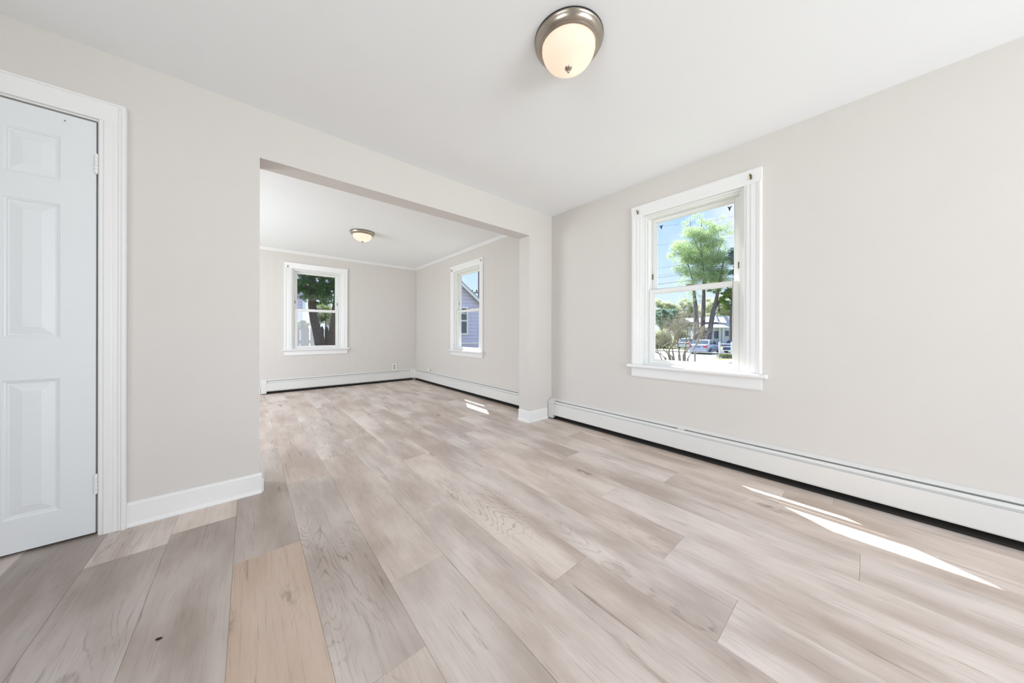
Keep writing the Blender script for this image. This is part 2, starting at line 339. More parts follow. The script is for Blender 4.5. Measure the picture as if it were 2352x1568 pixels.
# ------------------------------------------------------------------ windows
def window(n, fn, wd, label, lock=True):
    # fn(u, w, z): u along the wall, w outward through the wall
    u0, u1, zt, zs, za = wd['u0'], wd['u1'], wd['zt'], wd['zs'], wd['za']
    base = empty('window_%d' % n, fn((u0 + u1) / 2, 0, zs)); struct(base, label, 'window')
    def B(mb, a0, a1, b0, b1, c0, c1):
        p = [fn(a, b, c) for c in (c0, c1) for (a, b) in ((a0, b0), (a1, b0), (a1, b1), (a0, b1))]
        mb.add(p, [(3, 2, 1, 0), (4, 5, 6, 7), (0, 1, 5, 4), (1, 2, 6, 5), (2, 3, 7, 6), (3, 0, 4, 7)])
    i0, i1, it = u0 + CW, u1 - CW, zt - 0.1
    c = MB()
    for (a, b, s) in ((u0, i0, 1), (u1, i1, -1)):      # side casings, stepped section
        prof = [(0, 0), (0, -0.021), (0.012, -0.024), (0.03, -0.021), (0.034, -0.019), (0.062, -0.019), (0.066, -0.016), (0.088, -0.016), (0.093, -0.012), (0.106, -0.011), (0.106, 0)]
        c.prism(prof, lambda p, q, t, a=a, s=s: fn(a + s * p, q, t), zs, zt - 0.099)
    prof = [(0, 0), (0, -0.0235), (0.012, -0.026), (0.03, -0.0235), (0.062, -0.0205), (0.088, -0.0175), (0.1, -0.0125), (0.1, 0)]
    c.prism(prof, lambda p, q, t: fn(t, q, zt - p), u0 - 0.001, u1 + 0.001)
    part(c, 'casing', M['trim'], base, 0.0015)
    c = MB()
    prof = [(0.0, -0.058), (0.006, -0.064), (0.02, -0.066), (0.028, -0.06), (0.032, -0.056), (0.032, 0.0), (0.0, 0.0)]
    c.prism([(zs - p, q) for p, q in prof], lambda p, q, t: fn(t, q, p), wd['n0'], wd['n1'])
    B(c, i0 - 0.02, i1 + 0.02, -0.001, 0.05, zs - 0.03, zs)
    part(c, 'window_sill', M['trim'], base, 0.003)
    c = MB(); c.prism([(zs - 0.032, 0), (zs - 0.032, -0.019), (za + 0.012, -0.019), (za, -0.012), (za, 0)], lambda p, q, t: fn(t, q, p), u0, u1)
    part(c, 'apron', M['trim'], base, 0.0015)
    c = MB()
    for a, b in ((i0 - 0.02, i0), (i1, i1 + 0.02)): B(c, a, b, -0.004, WT + 0.004, zs - 0.03, it + 0.02)
    B(c, i0, i1, -0.004, WT + 0.004, it, it + 0.02); B(c, i0, i1, 0.05, WT + 0.03, zs - 0.03, zs - 0.002)
    part(c, 'jamb', M['trim'], base)
    fw = 0.034; f0, f1, ft, fb = i0 + fw, i1 - fw, it - 0.03, zs + 0.012
    c = MB()
    for a, b in ((i0, f0), (f1, i1)): B(c, a, b, 0.026, 0.125, zs, it)
    B(c, f0, f1, 0.026, 0.125, ft, it); B(c, f0, f1, 0.03, 0.125, zs, fb)
    for a, b in ((i0, i0 + 0.016), (i1 - 0.016, i1)): B(c, a, b, 0.012, 0.026, zs, it)
    B(c, i0 + 0.016, i1 - 0.016, 0.012, 0.026, it - 0.014, it)
    for a, b in ((f0, f0 + 0.008), (f1 - 0.008, f1)): B(c, a, b, 0.066, 0.074, fb, ft)
    part(c, 'frame', M['vinyl'], base, 0.0012)
    zm = zs + (it - zs) * 0.5
    def sash(name, w0, w1, z0, z1, st, tr, br):
        c = MB(); a0, a1 = f0 + 0.003, f1 - 0.003
        B(c, a0, a0 + st, w0, w1, z0, z1); B(c, a1 - st, a1, w0, w1, z0, z1); B(c, a0 + st, a1 - st, w0, w1, z1 - tr, z1); B(c, a0 + st, a1 - st, w0, w1, z0, z0 + br)
        g0, g1, h0, h1 = a0 + st, a1 - st, z0 + br, z1 - tr; q = 0.006   # glazing bead
        for (a, b, d, e_) in ((g0, g0 + q, h0, h1), (g1 - q, g1, h0, h1), (g0 + q, g1 - q, h0, h0 + q), (g0 + q, g1 - q, h1 - q, h1)): B(c, a, b, w0 + 0.008, w1 - 0.004, d, e_)
        s = part(c, name, M['vinyl'], base, 0.0012)
        g = MB(); wm = (w0 + w1) / 2; g.add([fn(g0, wm, h0), fn(g1, wm, h0), fn(g1, wm, h1), fn(g0, wm, h1)], [(0, 1, 2, 3)])
        part(g, 'pane', M['glass'], s, top=base)
        return s, a0, a1
    us, a0, a1 = sash('upper_sash', 0.078, 0.108, zm - 0.03, ft, 0.04, 0.03, 0.036)
    ls, a0, a1 = sash('lower_sash', 0.034, 0.064, fb + 0.001, zm + 0.003, 0.04, 0.036, 0.03)
    c = MB(); um = (a0 + a1) / 2; B(c, um - 0.03, um + 0.03, 0.04, 0.066, zm + 0.003, zm + 0.011); B(c, um - 0.012, um + 0.03, 0.046, 0.06, zm + 0.011, zm + 0.019)
    part(c, 'sash_lock', M['slot'], ls, 0.001, top=base)
    for a in (a0 + 0.012, a1 - 0.012):
        c = MB(); B(c, a - 0.006, a + 0.006, 0.074, 0.08, zm + 0.1, zm + 0.15); part(c, 'vent_stop', M['slot'], us, top=base)
    if n == 1:      # loose dark strip across the top corner of the lower pane
        c = MB(); c.tube([fn(0.722, 0.047, 1.366), fn(0.682, 0.047, 1.30)], 0.0035, 6); part(c, 'loose_seal_strip', M['blackmetal'], ls, top=base)
    return base
fR = lambda u, w_, z: Vector((XR + w_, u, z))
fB = lambda u, w_, z: Vector((u, YB + w_, z))
window(1, fR, WIN1, 'large white double-hung window on the right wall showing trees and parked cars')
window(2, fR, WIN2, 'narrow-looking white window on the far right wall showing the lavender house')
window(3, fB, WIN3, 'white double-hung window on the far back wall showing a cedar and picket fence')
# added windows, out of view, framing the fill lights
def added_window(n, fn, a0, a1, z0, z1, label):
    base = empty('window_%d' % n, fn((a0 + a1) / 2, 0, z0)); struct(base, label, 'window')
    c = MB()
    def B(x0, x1, b0, b1, q0, q1):
        p = [fn(a, b, z) for z in (q0, q1) for (a, b) in ((x0, b0), (x1, b0), (x1, b1), (x0, b1))]
        c.add(p, [(3, 2, 1, 0), (4, 5, 6, 7), (0, 1, 5, 4), (1, 2, 6, 5), (2, 3, 7, 6), (3, 0, 4, 7)])
    t = 0.05
    B(a0, a0 + t, 0.02, 0.1, z0, z1); B(a1 - t, a1, 0.02, 0.1, z0, z1); B(a0, a1, 0.02, 0.1, z0, z0 + t); B(a0, a1, 0.02, 0.1, z1 - t, z1)
    B((a0 + a1) / 2 - 0.025, (a0 + a1) / 2 + 0.025, 0.02, 0.1, z0, z1)
    s = part(c, 'frame', M['vinyl'], base)
    g = MB(); g.add([fn(a0 + t, 0.06, z0 + t), fn(a1 - t, 0.06, z0 + t), fn(a1 - t, 0.06, z1 - t), fn(a0 + t, 0.06, z1 - t)], [(0, 1, 2, 3)]); part(g, 'pane', M['glass'], s, top=base)
added_window(4, lambda u, w_, z: Vector((u, YR - w_, z)), 0.35, 2.55, 0.3, 2.1, 'wide window added for the fill light in the rear wall behind the camera')
added_window(6, lambda u, w_, z: Vector((XL - w_, u, z)), -1.1, 0.7, 0.5, 2.05, 'window added for the fill light in the left wall beside the camera')
added_window(5, lambda u, w_, z: Vector((XL - w_, u, z)), 3.5, 5.7, 0.5, 2.05, 'window added for the fill light in the left wall of the far room')

# ------------------------------------------------------------------ trim
def extrude(name, mb_list, label, cat, m='trim', bevel=0.001):
    o = mb_list.build(name, M[m], bevel=bevel); return struct(o, label, cat)
BBH = 0.125
bprof = [(0, 0), (0.02, 0), (0.02, 0.006), (0.013, 0.02), (0.012, 0.022), (0.012, BBH - 0.014), (0.009, BBH - 0.005), (0.004, BBH), (0, BBH)]
mb = MB(); mb.prism(bprof, lambda p, q, t: Vector((t, YP - p, q)), -0.4735, OX0 + 0.012)
rp = [(p, q) for p, q in bprof]
mb.prism([(0, 0.012), (0.012, 0.012), (0.012, 0.117), (0.009, 0.122), (0.004, 0.125), (0, 0.125)], lambda p, q, t: Vector((OX0 + p, t, q)), YP - 0.004, YP + PT)
mb.prism([(0.011, 0), (0.02, 0), (0.022, 0.01), (0.022, 0.085), (0.011, 0.088)], lambda p, q, t: Vector((OX0 + p, t, q)), YP - 0.004, YP + PT)
extrude('baseboard_left', mb, 'white baseboard on the partition between door and opening', 'baseboard')
mb = MB(); mb.loft([[Vector((XR - 0.076, YP - p, q)) for p, q in bprof], [Vector((OX1 - p, YP - p, q)) for p, q in bprof], [Vector((OX1 - p, YP + PT, q)) for p, q in bprof]], smooth=False)
extrude('baseboard_right', mb, 'white baseboard wrapped around the foot of the pillar', 'baseboard', bevel=0)
mb = MB(); mb.prism([(p, min(q, 0.09)) for p, q in bprof[:6]] + [(0.004, 0.095), (0, 0.095)], lambda p, q, t: Vector((t, YB - p, q)), XL, 0.14)
extrude('baseboard_back', mb, 'low white baseboard on the back wall left of the heater', 'baseboard')
mb = MB(); cprof = [(0, 0), (0.036, 0), (0.036, -0.007), (0.028, -0.013), (0.014, -0.03), (0.008, -0.038), (0.008, -0.044), (0, -0.044)]
mb.prism(cprof, lambda p, q, t: Vector((t, YB - p, HC + q)), XL, XR)
extrude('trim_1', mb, 'white crown moulding along the far back wall', 'moulding')
mb = MB(); mb.prism(cprof, lambda p, q, t: Vector((XR - p, t, HC + q)), YP + PT, YB - 0.02)
extrude('trim_2', mb, 'white crown moulding along the far right wall', 'moulding')
mb = MB()      # slim painted bead in the far corner
mb.box(XR - 0.012, XR, YB - 0.012, YB, 0.23, HC - 0.04); extrude('trim_3', mb, 'greige corner bead in the far corner', 'moulding', 'wall', 0.004)

# ------------------------------------------------------------------ closet door and its casing
door = empty('door_1', (-0.876, YP + 0.02, 0.01)); struct(door, 'white six-panel closet door at the left edge', 'door')
def door_leaf():
    mb = MB(); x0, x1, z0, z1 = -1.190, -0.5735, 0.013, 2.034; yf = YP + 0.003; yb = yf + 0.035
    cols = [(-1.088, -0.938), (-0.826, -0.6765)]; rows = [(0.163, 0.783), (0.974, 1.605), (1.716, 1.923)]
    xs = sorted({x0, x1, *[c for p in cols for c in p]}); zs = sorted({z0, z1, *[c for p in rows for c in p]})
    def q(a, b, c, d, y): return [(a, y, c), (b, y, c), (b, y, d), (a, y, d)]
    for i in range(len(xs) - 1):
        for j in range(len(zs) - 1):
            a, b, c, d = xs[i], xs[i + 1], zs[j], zs[j + 1]
            if (a, b) in cols and (c, d) in rows:
                rings = [(0, 0), (0.004, 0.003), (0.009, 0.0045), (0.011, 0.009), (0.017, 0.0095), (0.020, 0.0085), (0.050, 0.0015)]
                prev = None
                for ins, dep in rings:
                    r = q(a + ins, b - ins, c + ins, d - ins, yf + dep)
                    if prev:
                        for k in range(4): mb.add([prev[k], prev[(k + 1) % 4], r[(k + 1) % 4], r[k]], [(0, 1, 2, 3)])
                    prev = r
                mb.add(prev, [(0, 1, 2, 3)])
            else: mb.add(q(a, b, c, d, yf), [(0, 1, 2, 3)])
    mb.add([(x0, yf, z0), (x1, yf, z0), (x1, yf, z1), (x0, yf, z1), (x0, yb, z0), (x1, yb, z0), (x1, yb, z1), (x0, yb, z1)], [(0, 1, 5, 4), (1, 2, 6, 5), (2, 3, 7, 6), (3, 0, 4, 7), (4, 5, 6, 7)])
    return mb
part(door_leaf(), 'leaf', M['door'], door)
for zc in (1.829, 0.254):
    h = MB(); 
    for k in range(5):
        a = zc - 0.046 + k * 0.0184; h.tube([(-0.5705, YP - 0.006, a + 0.0006), (-0.5705, YP - 0.006, a + 0.0178)], 0.0072, 14)
    h.box(-0.5705, -0.5665, YP - 0.006, YP + 0.012, zc - 0.046, zc + 0.046); h.tube([(-0.5705, YP - 0.006, zc - 0.05), (-0.5705, YP - 0.006, zc + 0.05)], 0.0045, 10)
    part(h, 'hinge', M['trim'], door)
c = MB(); c.tube([(-0.664, YP - 0.002, 2.003), (-0.664, YP + 0.004, 2.003)], 0.0022, 8); part(c, 'nail', M['slot'], door)
mb = MB()
for (xi, s) in ((DX1 + 0.004, 1), (DX0 - 0.004, -1)):
    prof = [(0, 0), (0, -0.012), (0.003, -0.0145), (0.013, -0.0145), (0.018, -0.019), (0.041, -0.019), (0.0425, -0.0172), (0.0445, -0.0172), (0.046, -0.019), (0.06, -0.019), (0.065, -0.0235), (0.071, -0.0235), (0.075, -0.029), (0.086, -0.029), (0.09, -0.024), (0.09, 0)]
    mb.prism(prof, lambda p, q, t, xi=xi, s=s: Vector((xi + s * p, YP + q, t)), 0.0, 2.052)
    mb.prism([(0.055, 0), (0.06, -0.019), (0.065, -0.0235), (0.071, -0.0235), (0.075, -0.029), (0.086, -0.029), (0.09, -0.024), (0.09, 0)], lambda p, q, t, xi=xi, s=s: Vector((xi + s * p, YP + q, t)), 2.052, 2.135)
mb.box(DX0 - 0.0705, DX1 + 0.0705, YP - 0.0195, YP, 2.048, 2.142); mb.box(DX0 - 0.09, DX1 + 0.09, YP - 0.024, YP, 2.133, 2.1425)
for a, b in ((DX0 - 0.02, DX0), (DX1, DX1 + 0.02)): mb.box(a, b, YP - 0.001, YP + 0.12, 0, DZ + 0.02)
mb.box(DX0, DX1, YP - 0.001, YP + 0.12, DZ, DZ + 0.02)
for a, b in ((DX0, DX0 + 0.012), (DX1 - 0.012, DX1)): mb.box(a, b, YP + 0.042, YP + 0.075, 0, DZ)
extrude('trim_4', mb, 'white stepped casing around the closet door', 'moulding', 'trim', 0.0012)

# ------------------------------------------------------------------ baseboard heaters
def heater(label, fn, t0, t1, splits=(), cover=None, cap0=True, cap1=None, capw=0.075):
    # fn(d, z, t): d out from the wall, t along it
    base = empty('baseboard_heater', fn(0, 0, (t0 + t1) / 2)); tag(base, label, 'heater')
    P = lambda prof, a, b: MB().prism(prof, lambda p, q, t: fn(p, q, t), a, b)
    part(P([(0.001, 0.02), (0.006, 0.02), (0.006, 0.222), (0.0275, 0.2135), (0.0285, 0.2105), (0.030, 0.2105), (0.0298, 0.2155), (0.006, 0.2285), (0.001, 0.2305)], t0, t1), 'back_plate', M['enamel'], base, 0.0008)
    dm = P([(0.0375, 0.2035), (0.045, 0.1995), (0.046, 0.1965), (0.0535, 0.1925), (0.0555, 0.1895), (0.0545, 0.1875), (0.0505, 0.1865), (0.0500, 0.168), (0.047, 0.168), (0.047, 0.188), (0.038, 0.196)], t0, t1)
    part(dm, 'damper', M['enamel'], base)
    edges = [t0] + list(splits) + [t1]
    for a, b in zip(edges[:-1], edges[1:]):
        part(P([(0.060, 0.172), (0.0645, 0.1775), (0.066, 0.174), (0.066, 0.056), (0.062, 0.048), (0.052, 0.046), (0.052, 0.049), (0.060, 0.052)], a + 0.0012, b - 0.0012), 'front_panel', M['enamel'], base, 0.0008)
    el = MB(); n = int((t1 - t0) / 0.03)
    for i in range(n):
        t = t0 + 0.02 + i * 0.03; el.prism([(0.01, 0.058), (0.05, 0.058), (0.05, 0.13), (0.01, 0.13)], lambda p, q, s: fn(p, q, s), t, t + 0.002)
    el.prism([(0.008, 0.05), (0.044, 0.05), (0.044, 0.192), (0.008, 0.192)], lambda p, q, s: fn(p, q, s), t0 + 0.005, t1 - 0.005)  # solid dark block added behind the slot to stand in for its shade
    el.tube([fn(0.03, 0.092, t0 + 0.01), fn(0.03, 0.092, t1 - 0.01)], 0.011, 10)
    part(el, 'fins_and_shade_block', M['fin'], base)
    part(P([(0.0065, 0.0), (0.045, 0.0), (0.045, 0.012), (0.03, 0.02), (0.012, 0.03), (0.0065, 0.03)], t0 + 0.01, t1 - 0.01), 'shade_liner', M['dark'], base)  # dark liner standing in for the shade at the heater's foot
    capp = [(0.001, 0.012), (0.068, 0.012), (0.068, 0.182), (0.062, 0.2), (0.05, 0.213), (0.008, 0.234), (0.001, 0.234)]
    if cap0: part(P(capp, t0 - 0.004, t0 + capw), 'end_cap', M['enamel'], base, 0.003)
    if cap1: part(P(capp, t1 - capw, t1 + 0.004), 'end_cap', M['enamel'], base, 0.003)
    if cover:
        a, b = cover
        part(P([(0.062, 0.16), (0.0665, 0.179), (0.0675, 0.174), (0.0675, 0.054), (0.062, 0.0465)], a, b), 'splice_cover', M['enamel'], base, 0.001)
        part(P([(0.036, 0.196), (0.0365, 0.206), (0.046, 0.2015), (0.0565, 0.193), (0.0575, 0.188), (0.054, 0.185), (0.053, 0.17), (0.045, 0.17)], a - 0.012, b - 0.012), 'damper_joint', M['enamel'], base, 0.001)
        part(P([(0.0015, 0.21), (0.029, 0.205), (0.0325, 0.205), (0.032, 0.2165), (0.006, 0.231), (0.0015, 0.233)], a - 0.012, b - 0.012), 'hood_joint', M['enamel'], base, 0.001)
    return base
heater('long white baseboard heater under the large window', lambda d, z, t: Vector((XR - d, t, z)), -1.2, 2.474, (1.03,), (1.003, 1.06), cap0=True, cap1=True, capw=0.068)
heater('white baseboard heater along the far right wall beyond the pillar', lambda d, z, t: Vector((XR - d, t, z)), YP + PT + 0.03, YB - 0.075, (4.4,), None, cap0=True, cap1=None)
hb = heater('white baseboard heater along the far back wall below the cedar window', lambda d, z, t: Vector((t, YB - d, z)), 0.15, XR - 0.076, (), None, cap0=True, cap1=None, capw=0.07)
c = MB(); xs, ys = XR - 0.075, YB - 0.075     # corner cover joining the two runs
c.prism([(XR - 0.135, YB), (XR - 0.135, YB - 0.068), (XR - 0.075, YB - 0.075), (XR - 0.068, YB - 0.12), (XR, YB - 0.12), (XR, YB)], lambda p, q, t: Vector((p, q, t)), 0.045, 0.236)
part(c, 'corner_cover', M['enamel'], hb, 0.003)

# ------------------------------------------------------------------ ceiling lamps
def bowl_mat():
    m, N, l, o = mat('frosted_glass_lit')
    tc = N('ShaderNodeTexCoord'); sp = N('ShaderNodeSeparateXYZ'); l.new(tc.outputs['Object'], sp.inputs[0])
    t = N('ShaderNodeBsdfTranslucent', inp={'Color': (1.0, 0.93, 0.86, 1)}); d = N('ShaderNodeBsdfPrincipled', inp={'Base Color': (0.95, 0.88, 0.8, 1), 'Roughness': 0.35})
    mx = N('ShaderNodeMixShader', inp={0: 0.3}); l.new(t.outputs[0], mx.inputs[1]); l.new(d.outputs[0], mx.inputs[2])
    em = N('ShaderNodeEmission', inp={'Color': (1.0, 0.76, 0.55, 1), 'Strength': 0.40}); ad = N('ShaderNodeAddShader'); l.new(mx.outputs[0], ad.inputs[0]); l.new(em.outputs[0], ad.inputs[1])
    l.new(ad.outputs[0], o.inputs[0]); return m
M['bowl'] = bowl_mat()
def lamp(x, y, r, label, power):
    base = empty('ceiling_light', (x, y, HC)); tag(base, label, 'ceiling light', 'flush ceiling lights'); s = r / 0.165
    c = MB(); prof = [(0.0, -0.001), (0.158, -0.001), (0.158, -0.005), (0.165, -0.007), (0.1655, -0.010), (0.162, -0.0125), (0.160, -0.018), (0.157, -0.027), (0.148, -0.036), (0.142, -0.039), (0.142, -0.042), (0.138, -0.046), (0.133, -0.047), (0.131, -0.044), (0.131, -0.03)]
    c.lathe([(a * s, b * s + HC) for a, b in prof], (x, y, 0), 72); part(c, 'pan', M['nickel'], base)
    c = MB(); c.lathe([(a * s, b * s + HC) for a, b in ((0.159, -0.003), (0.1662, -0.003), (0.1662, -0.0058), (0.159, -0.0058))], (x, y, 0), 72); part(c, 'rim_gap_shade', M['blackmetal'], base)  # dark ring standing in for the shaded gap at the rim
    c = MB(); prof = [(0.129, -0.036), (0.1285, -0.05), (0.122, -0.072), (0.108, -0.095), (0.085, -0.114), (0.055, -0.127), (0.025, -0.133), (0.004, -0.1345)]
    c.lathe([(a * s, b * s + HC) for a, b in prof], (x, y, 0), 64); part(c, 'glass_bowl', M['bowl'], base)
    c = MB(); prof = [(0.0, -0.132), (0.016, -0.132), (0.0175, -0.135), (0.0155, -0.139), (0.010, -0.1415), (0.006, -0.144), (0.0065, -0.148), (0.0068, -0.152), (0.004, -0.157), (0.0, -0.159)]
    c.lathe([(a * s, b * s + HC) for a, b in prof], (x, y, 0), 28); part(c, 'finial', M['nickel'], base)
    d = bpy.data.lights.new('bulb', 'POINT'); d.energy = power; d.color = (1.0, 0.95, 0.89); d.shadow_soft_size = 0.03
    o = bpy.data.objects.new('bulb', d); COL.objects.link(o); o.location = (0.03 * s, -0.01, -0.075 * s); o.parent = base
lamp(1.158, 0.940, 0.160, 'lit nickel and frosted glass ceiling light in the near room, nearest the viewer', 0.055)
lamp(1.198, 4.600, 0.155, 'smaller-looking lit nickel ceiling light in the far room beyond the opening', 0.075)

# ------------------------------------------------------------------ outlets, rod brackets, crumb
def outlet():
    b = empty('wall_outlet', (2.29, YB, 0.292)); tag(b, 'white duplex wall outlet just above the far back heater', 'outlet')
    part(MB().box(2.248, 2.333, YB - 0.006, YB, 0.233, 0.361), 'cover_plate', M['plastic'], b, 0.002)
    for zc in (0.322, 0.274):
        c = MB(); c.tube([(2.2905, YB - 0.006, zc), (2.2905, YB - 0.0075, zc)], 0.0165, 20, smooth=False); s = part(c, 'socket', M['slot'], b)
        c = MB()
        for dx in (-0.006, 0.006): c.box(2.2905 + dx - 0.0012, 2.2905 + dx + 0.0012, YB - 0.0082, YB - 0.0074, zc - 0.002, zc + 0.007)
        part(c, 'slots', M['dark'], s, top=b)
outlet()
b = empty('wall_jack', (XR, 5.76, 0.26)); tag(b, 'small beige surface jack box above the far right heater near the corner', 'wall jack')
part(MB().box(XR - 0.028, XR, 5.70, 5.80, 0.237, 0.29), 'box', M['plastic'], b, 0.003)
part(MB().box(XR - 0.02, XR - 0.008, 5.692, 5.70, 0.255, 0.268), 'port', M['dark'], b)
def bracket(pos, out, side, label):
    b = empty('curtain_rod_bracket', pos); tag(b, label, 'bracket', 'curtain rod brackets'); up = Vector((0, 0, 1)); p = Vector(pos)
    ax = (side, out, up)
    c = MB(); c.obox(p + out * 0.001, ax, 0.006, 0.001, 0.016); c.obox(p + out * 0.012 + up * 0.008, ax, 0.005, 0.012, 0.0012)
    c.obox(p + out * 0.024 + up * 0.012, ax, 0.005, 0.0012, 0.005); c.obox(p + out * 0.006 - up * 0.014, ax, 0.004, 0.006, 0.0012)
    part(c, 'hook_plate', M['brass'], b, 0.0006)
    for dz in (0.011, -0.009):
        s = MB(); s.tube([p + out * 0.002 + up * dz, p + out * 0.0042 + up * dz], 0.0032, 10, smooth=False); part(s, 'screw', M['blackmetal'], b)
ox, oy = Vector((-1, 0, 0)), Vector((0, -1, 0)); yy, xx = Vector((0, 1, 0)), Vector((1, 0, 0))
bracket((XR - 0.0245, 1.400, 2.118), ox, yy, 'small brass rod bracket on the top left corner of the large window casing')
bracket((XR - 0.0245, 0.557, 2.122), ox, yy, 'small brass rod bracket on the top right corner of the large window casing')
bracket((XR - 0.0245, 4.830, 2.103), ox, yy, 'tiny rod bracket on the top left corner of the far right window casing')
bracket((XR - 0.0245, 3.930, 2.128), ox, yy, 'tiny rod bracket on the top right corner of the far right window casing')
bracket((0.498, YB - 0.0245, 2.122), oy, xx, 'tiny rod bracket on the top left corner of the far back window casing')
c = MB(); c.lathe([(0, 0), (0.0035, 0.0004), (0.0052, 0.0022), (0.0042, 0.0042), (0, 0.005)], (0, 0, 0), 14)
c.v = [(p[0] * 1.7, p[1] * 0.8, p[2]) for p in c.v]
o = c.build('seed', M['dark']); o.location = (-0.221, 1.507, 0.0002); o.rotation_euler = (0, 0, -0.3); tag(o, 'tiny dark seed lying on the floor planks at lower left', 'seed')

# ==================================================================== outdoors
GZ, GY = -1.1, -0.65     # street level, yard level
M['grass'] = paint('lawn', srgb(112, 116, 86), 0.9, 0.25, vscale=8)
M['grass2'] = paint('verge_grass', srgb(140, 160, 84), 0.9, 0.25, vscale=12)
M['asphalt'] = paint('asphalt', srgb(132, 132, 136), 0.85, 0.06, vscale=6)
M['bark'] = paint('bark', srgb(112, 104, 106), 0.9, 0.3, 0.6, 30, vscale=14)
M['barkbrown'] = paint('cedar_bark', srgb(84, 70, 64), 0.9, 0.35, 0.6, 30, vscale=18)
M['twig'] = paint('shrub_bark', srgb(150, 145, 138), 0.9, 0.25, vscale=30)
M['oldwood'] = paint('weathered_fence', srgb(82, 74, 68), 0.85, 0.3, vscale=9)
M['steel'] = paint('galvanised_steel', srgb(160, 163, 166), 0.45, 0.05, metal=0.6)
M['wire'] = paint('cable_black', srgb(60, 66, 76), 0.6, 0.02)
M['whitepaint'] = paint('exterior_white', srgb(236, 236, 236), 0.5, 0.02)
M['roofgrey'] = paint('grey_shingles', srgb(168, 170, 178), 0.85, 0.12, vscale=20)
M['leafspring'] = leaf_mat('maple_leaves', srgb(150, 178, 130), srgb(206, 220, 176))  # maple leaf colours paled to carry the distant haze
M['leafmid'] = leaf_mat('bright_leaves', srgb(140, 170, 92), srgb(190, 208, 130))
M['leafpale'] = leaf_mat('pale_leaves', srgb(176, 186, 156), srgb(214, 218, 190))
M['leafteal'] = leaf_mat('bluegreen_leaves', srgb(116, 148, 140), srgb(160, 184, 166))
M['cedar'] = leaf_mat('cedar_sprays', srgb(70, 112, 70), srgb(132, 164, 108), 0.5)
M['hedge'] = leaf_mat('hedge_leaves', srgb(96, 116, 62), srgb(150, 160, 96), 0.35)
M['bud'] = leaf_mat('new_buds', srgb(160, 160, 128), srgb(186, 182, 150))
def siding(name, c, course):
    m, N, l, o = mat(name); p = N('ShaderNodeBsdfPrincipled', inp={'Roughness': 0.55}); tc = N('ShaderNodeTexCoord'); sp = N('ShaderNodeSeparateXYZ'); l.new(tc.outputs['Object'], sp.inputs[0])
    d = N('ShaderNodeMath', operation='DIVIDE', inp={1: course}); l.new(sp.outputs['Z'], d.inputs[0]); f = N('ShaderNodeMath', operation='FRACT'); l.new(d.outputs[0], f.inputs[0])
    ls = N('ShaderNodeMath', operation='LESS_THAN', inp={1: 0.09}); l.new(f.outputs[0], ls.inputs[0])
    mx = N('ShaderNodeMix', data_type='RGBA'); mx.inputs['A'].default_value = c; mx.inputs['B'].default_value = tuple(x * 0.55 for x in c[:3]) + (1,)
    l.new(ls.outputs[0], mx.inputs['Factor']); l.new(mx.outputs['Result'], p.inputs['Base Color'])
    bp = N('ShaderNodeBump', inp={'Strength': 0.5, 'Distance': 0.02}); iv = N('ShaderNodeMath', operation='SUBTRACT', inp={0: 1.0}); l.new(f.outputs[0], iv.inputs[1]); l.new(iv.outputs[0], bp.inputs['Height']); l.new(bp.outputs[0], p.inputs['Normal'])
    l.new(p.outputs[0], o.inputs[0]); return m
M['lav'] = siding('lavender_siding', srgb(206, 200, 228), 0.19)
M['greysid'] = siding('grey_siding', srgb(200, 204, 216), 0.2)
M['darkglass'] = paint('dark_window_glass', srgb(70, 84, 104), 0.08, 0.05)

# ground: yard near the house slopes gently to street level
def ground_z(x, y):
    t = min(1, max(0, (x - 6) / 6)); return GY + (GZ - GY) * t
mb = MB(); xs = [-60, -20, -5, 2.92, 4.5, 6, 7.5, 9, 10.5, 12, 20, 40, 80, 140]; ys = [-60, -30, -10, 0, 6.6, 12, 24, 50, 100, 150]
vs_ = [(x, y, ground_z(x, y)) for y in ys for x in xs]; n = len(xs)
mb.add(vs_, [(j * n + i, j * n + i + 1, (j + 1) * n + i + 1, (j + 1) * n + i) for j in range(len(ys) - 1) for i in range(n - 1)])
o = mb.build('ground', M['grass']); struct(o, 'green yard around the house', 'ground')
# street running past the large window
c0 = at(1600, 765, 21); 
mb = MB(); mb.add([(14.5, -60, GZ + 0.02), (25.5, -60, GZ + 0.02), (25.5, 100, GZ + 0.02), (14.5, 100, GZ + 0.02)], [(0, 1, 2, 3)])
o = mb.build('road', M['asphalt']); struct(o, 'pale asphalt street beyond the yard', 'road')
pd = at(1618, 765, 31)
mb = MB(); mb.add([(25.5, pd.y - 4.4, GZ + 0.025), (42, pd.y - 4.4, GZ + 0.025), (42, pd.y + 6, GZ + 0.025), (25.5, pd.y + 6, GZ + 0.025)], [(0, 1, 2, 3)])
o = mb.build('driveway', M['asphalt']); struct(o, 'driveway under the parked cars', 'driveway')

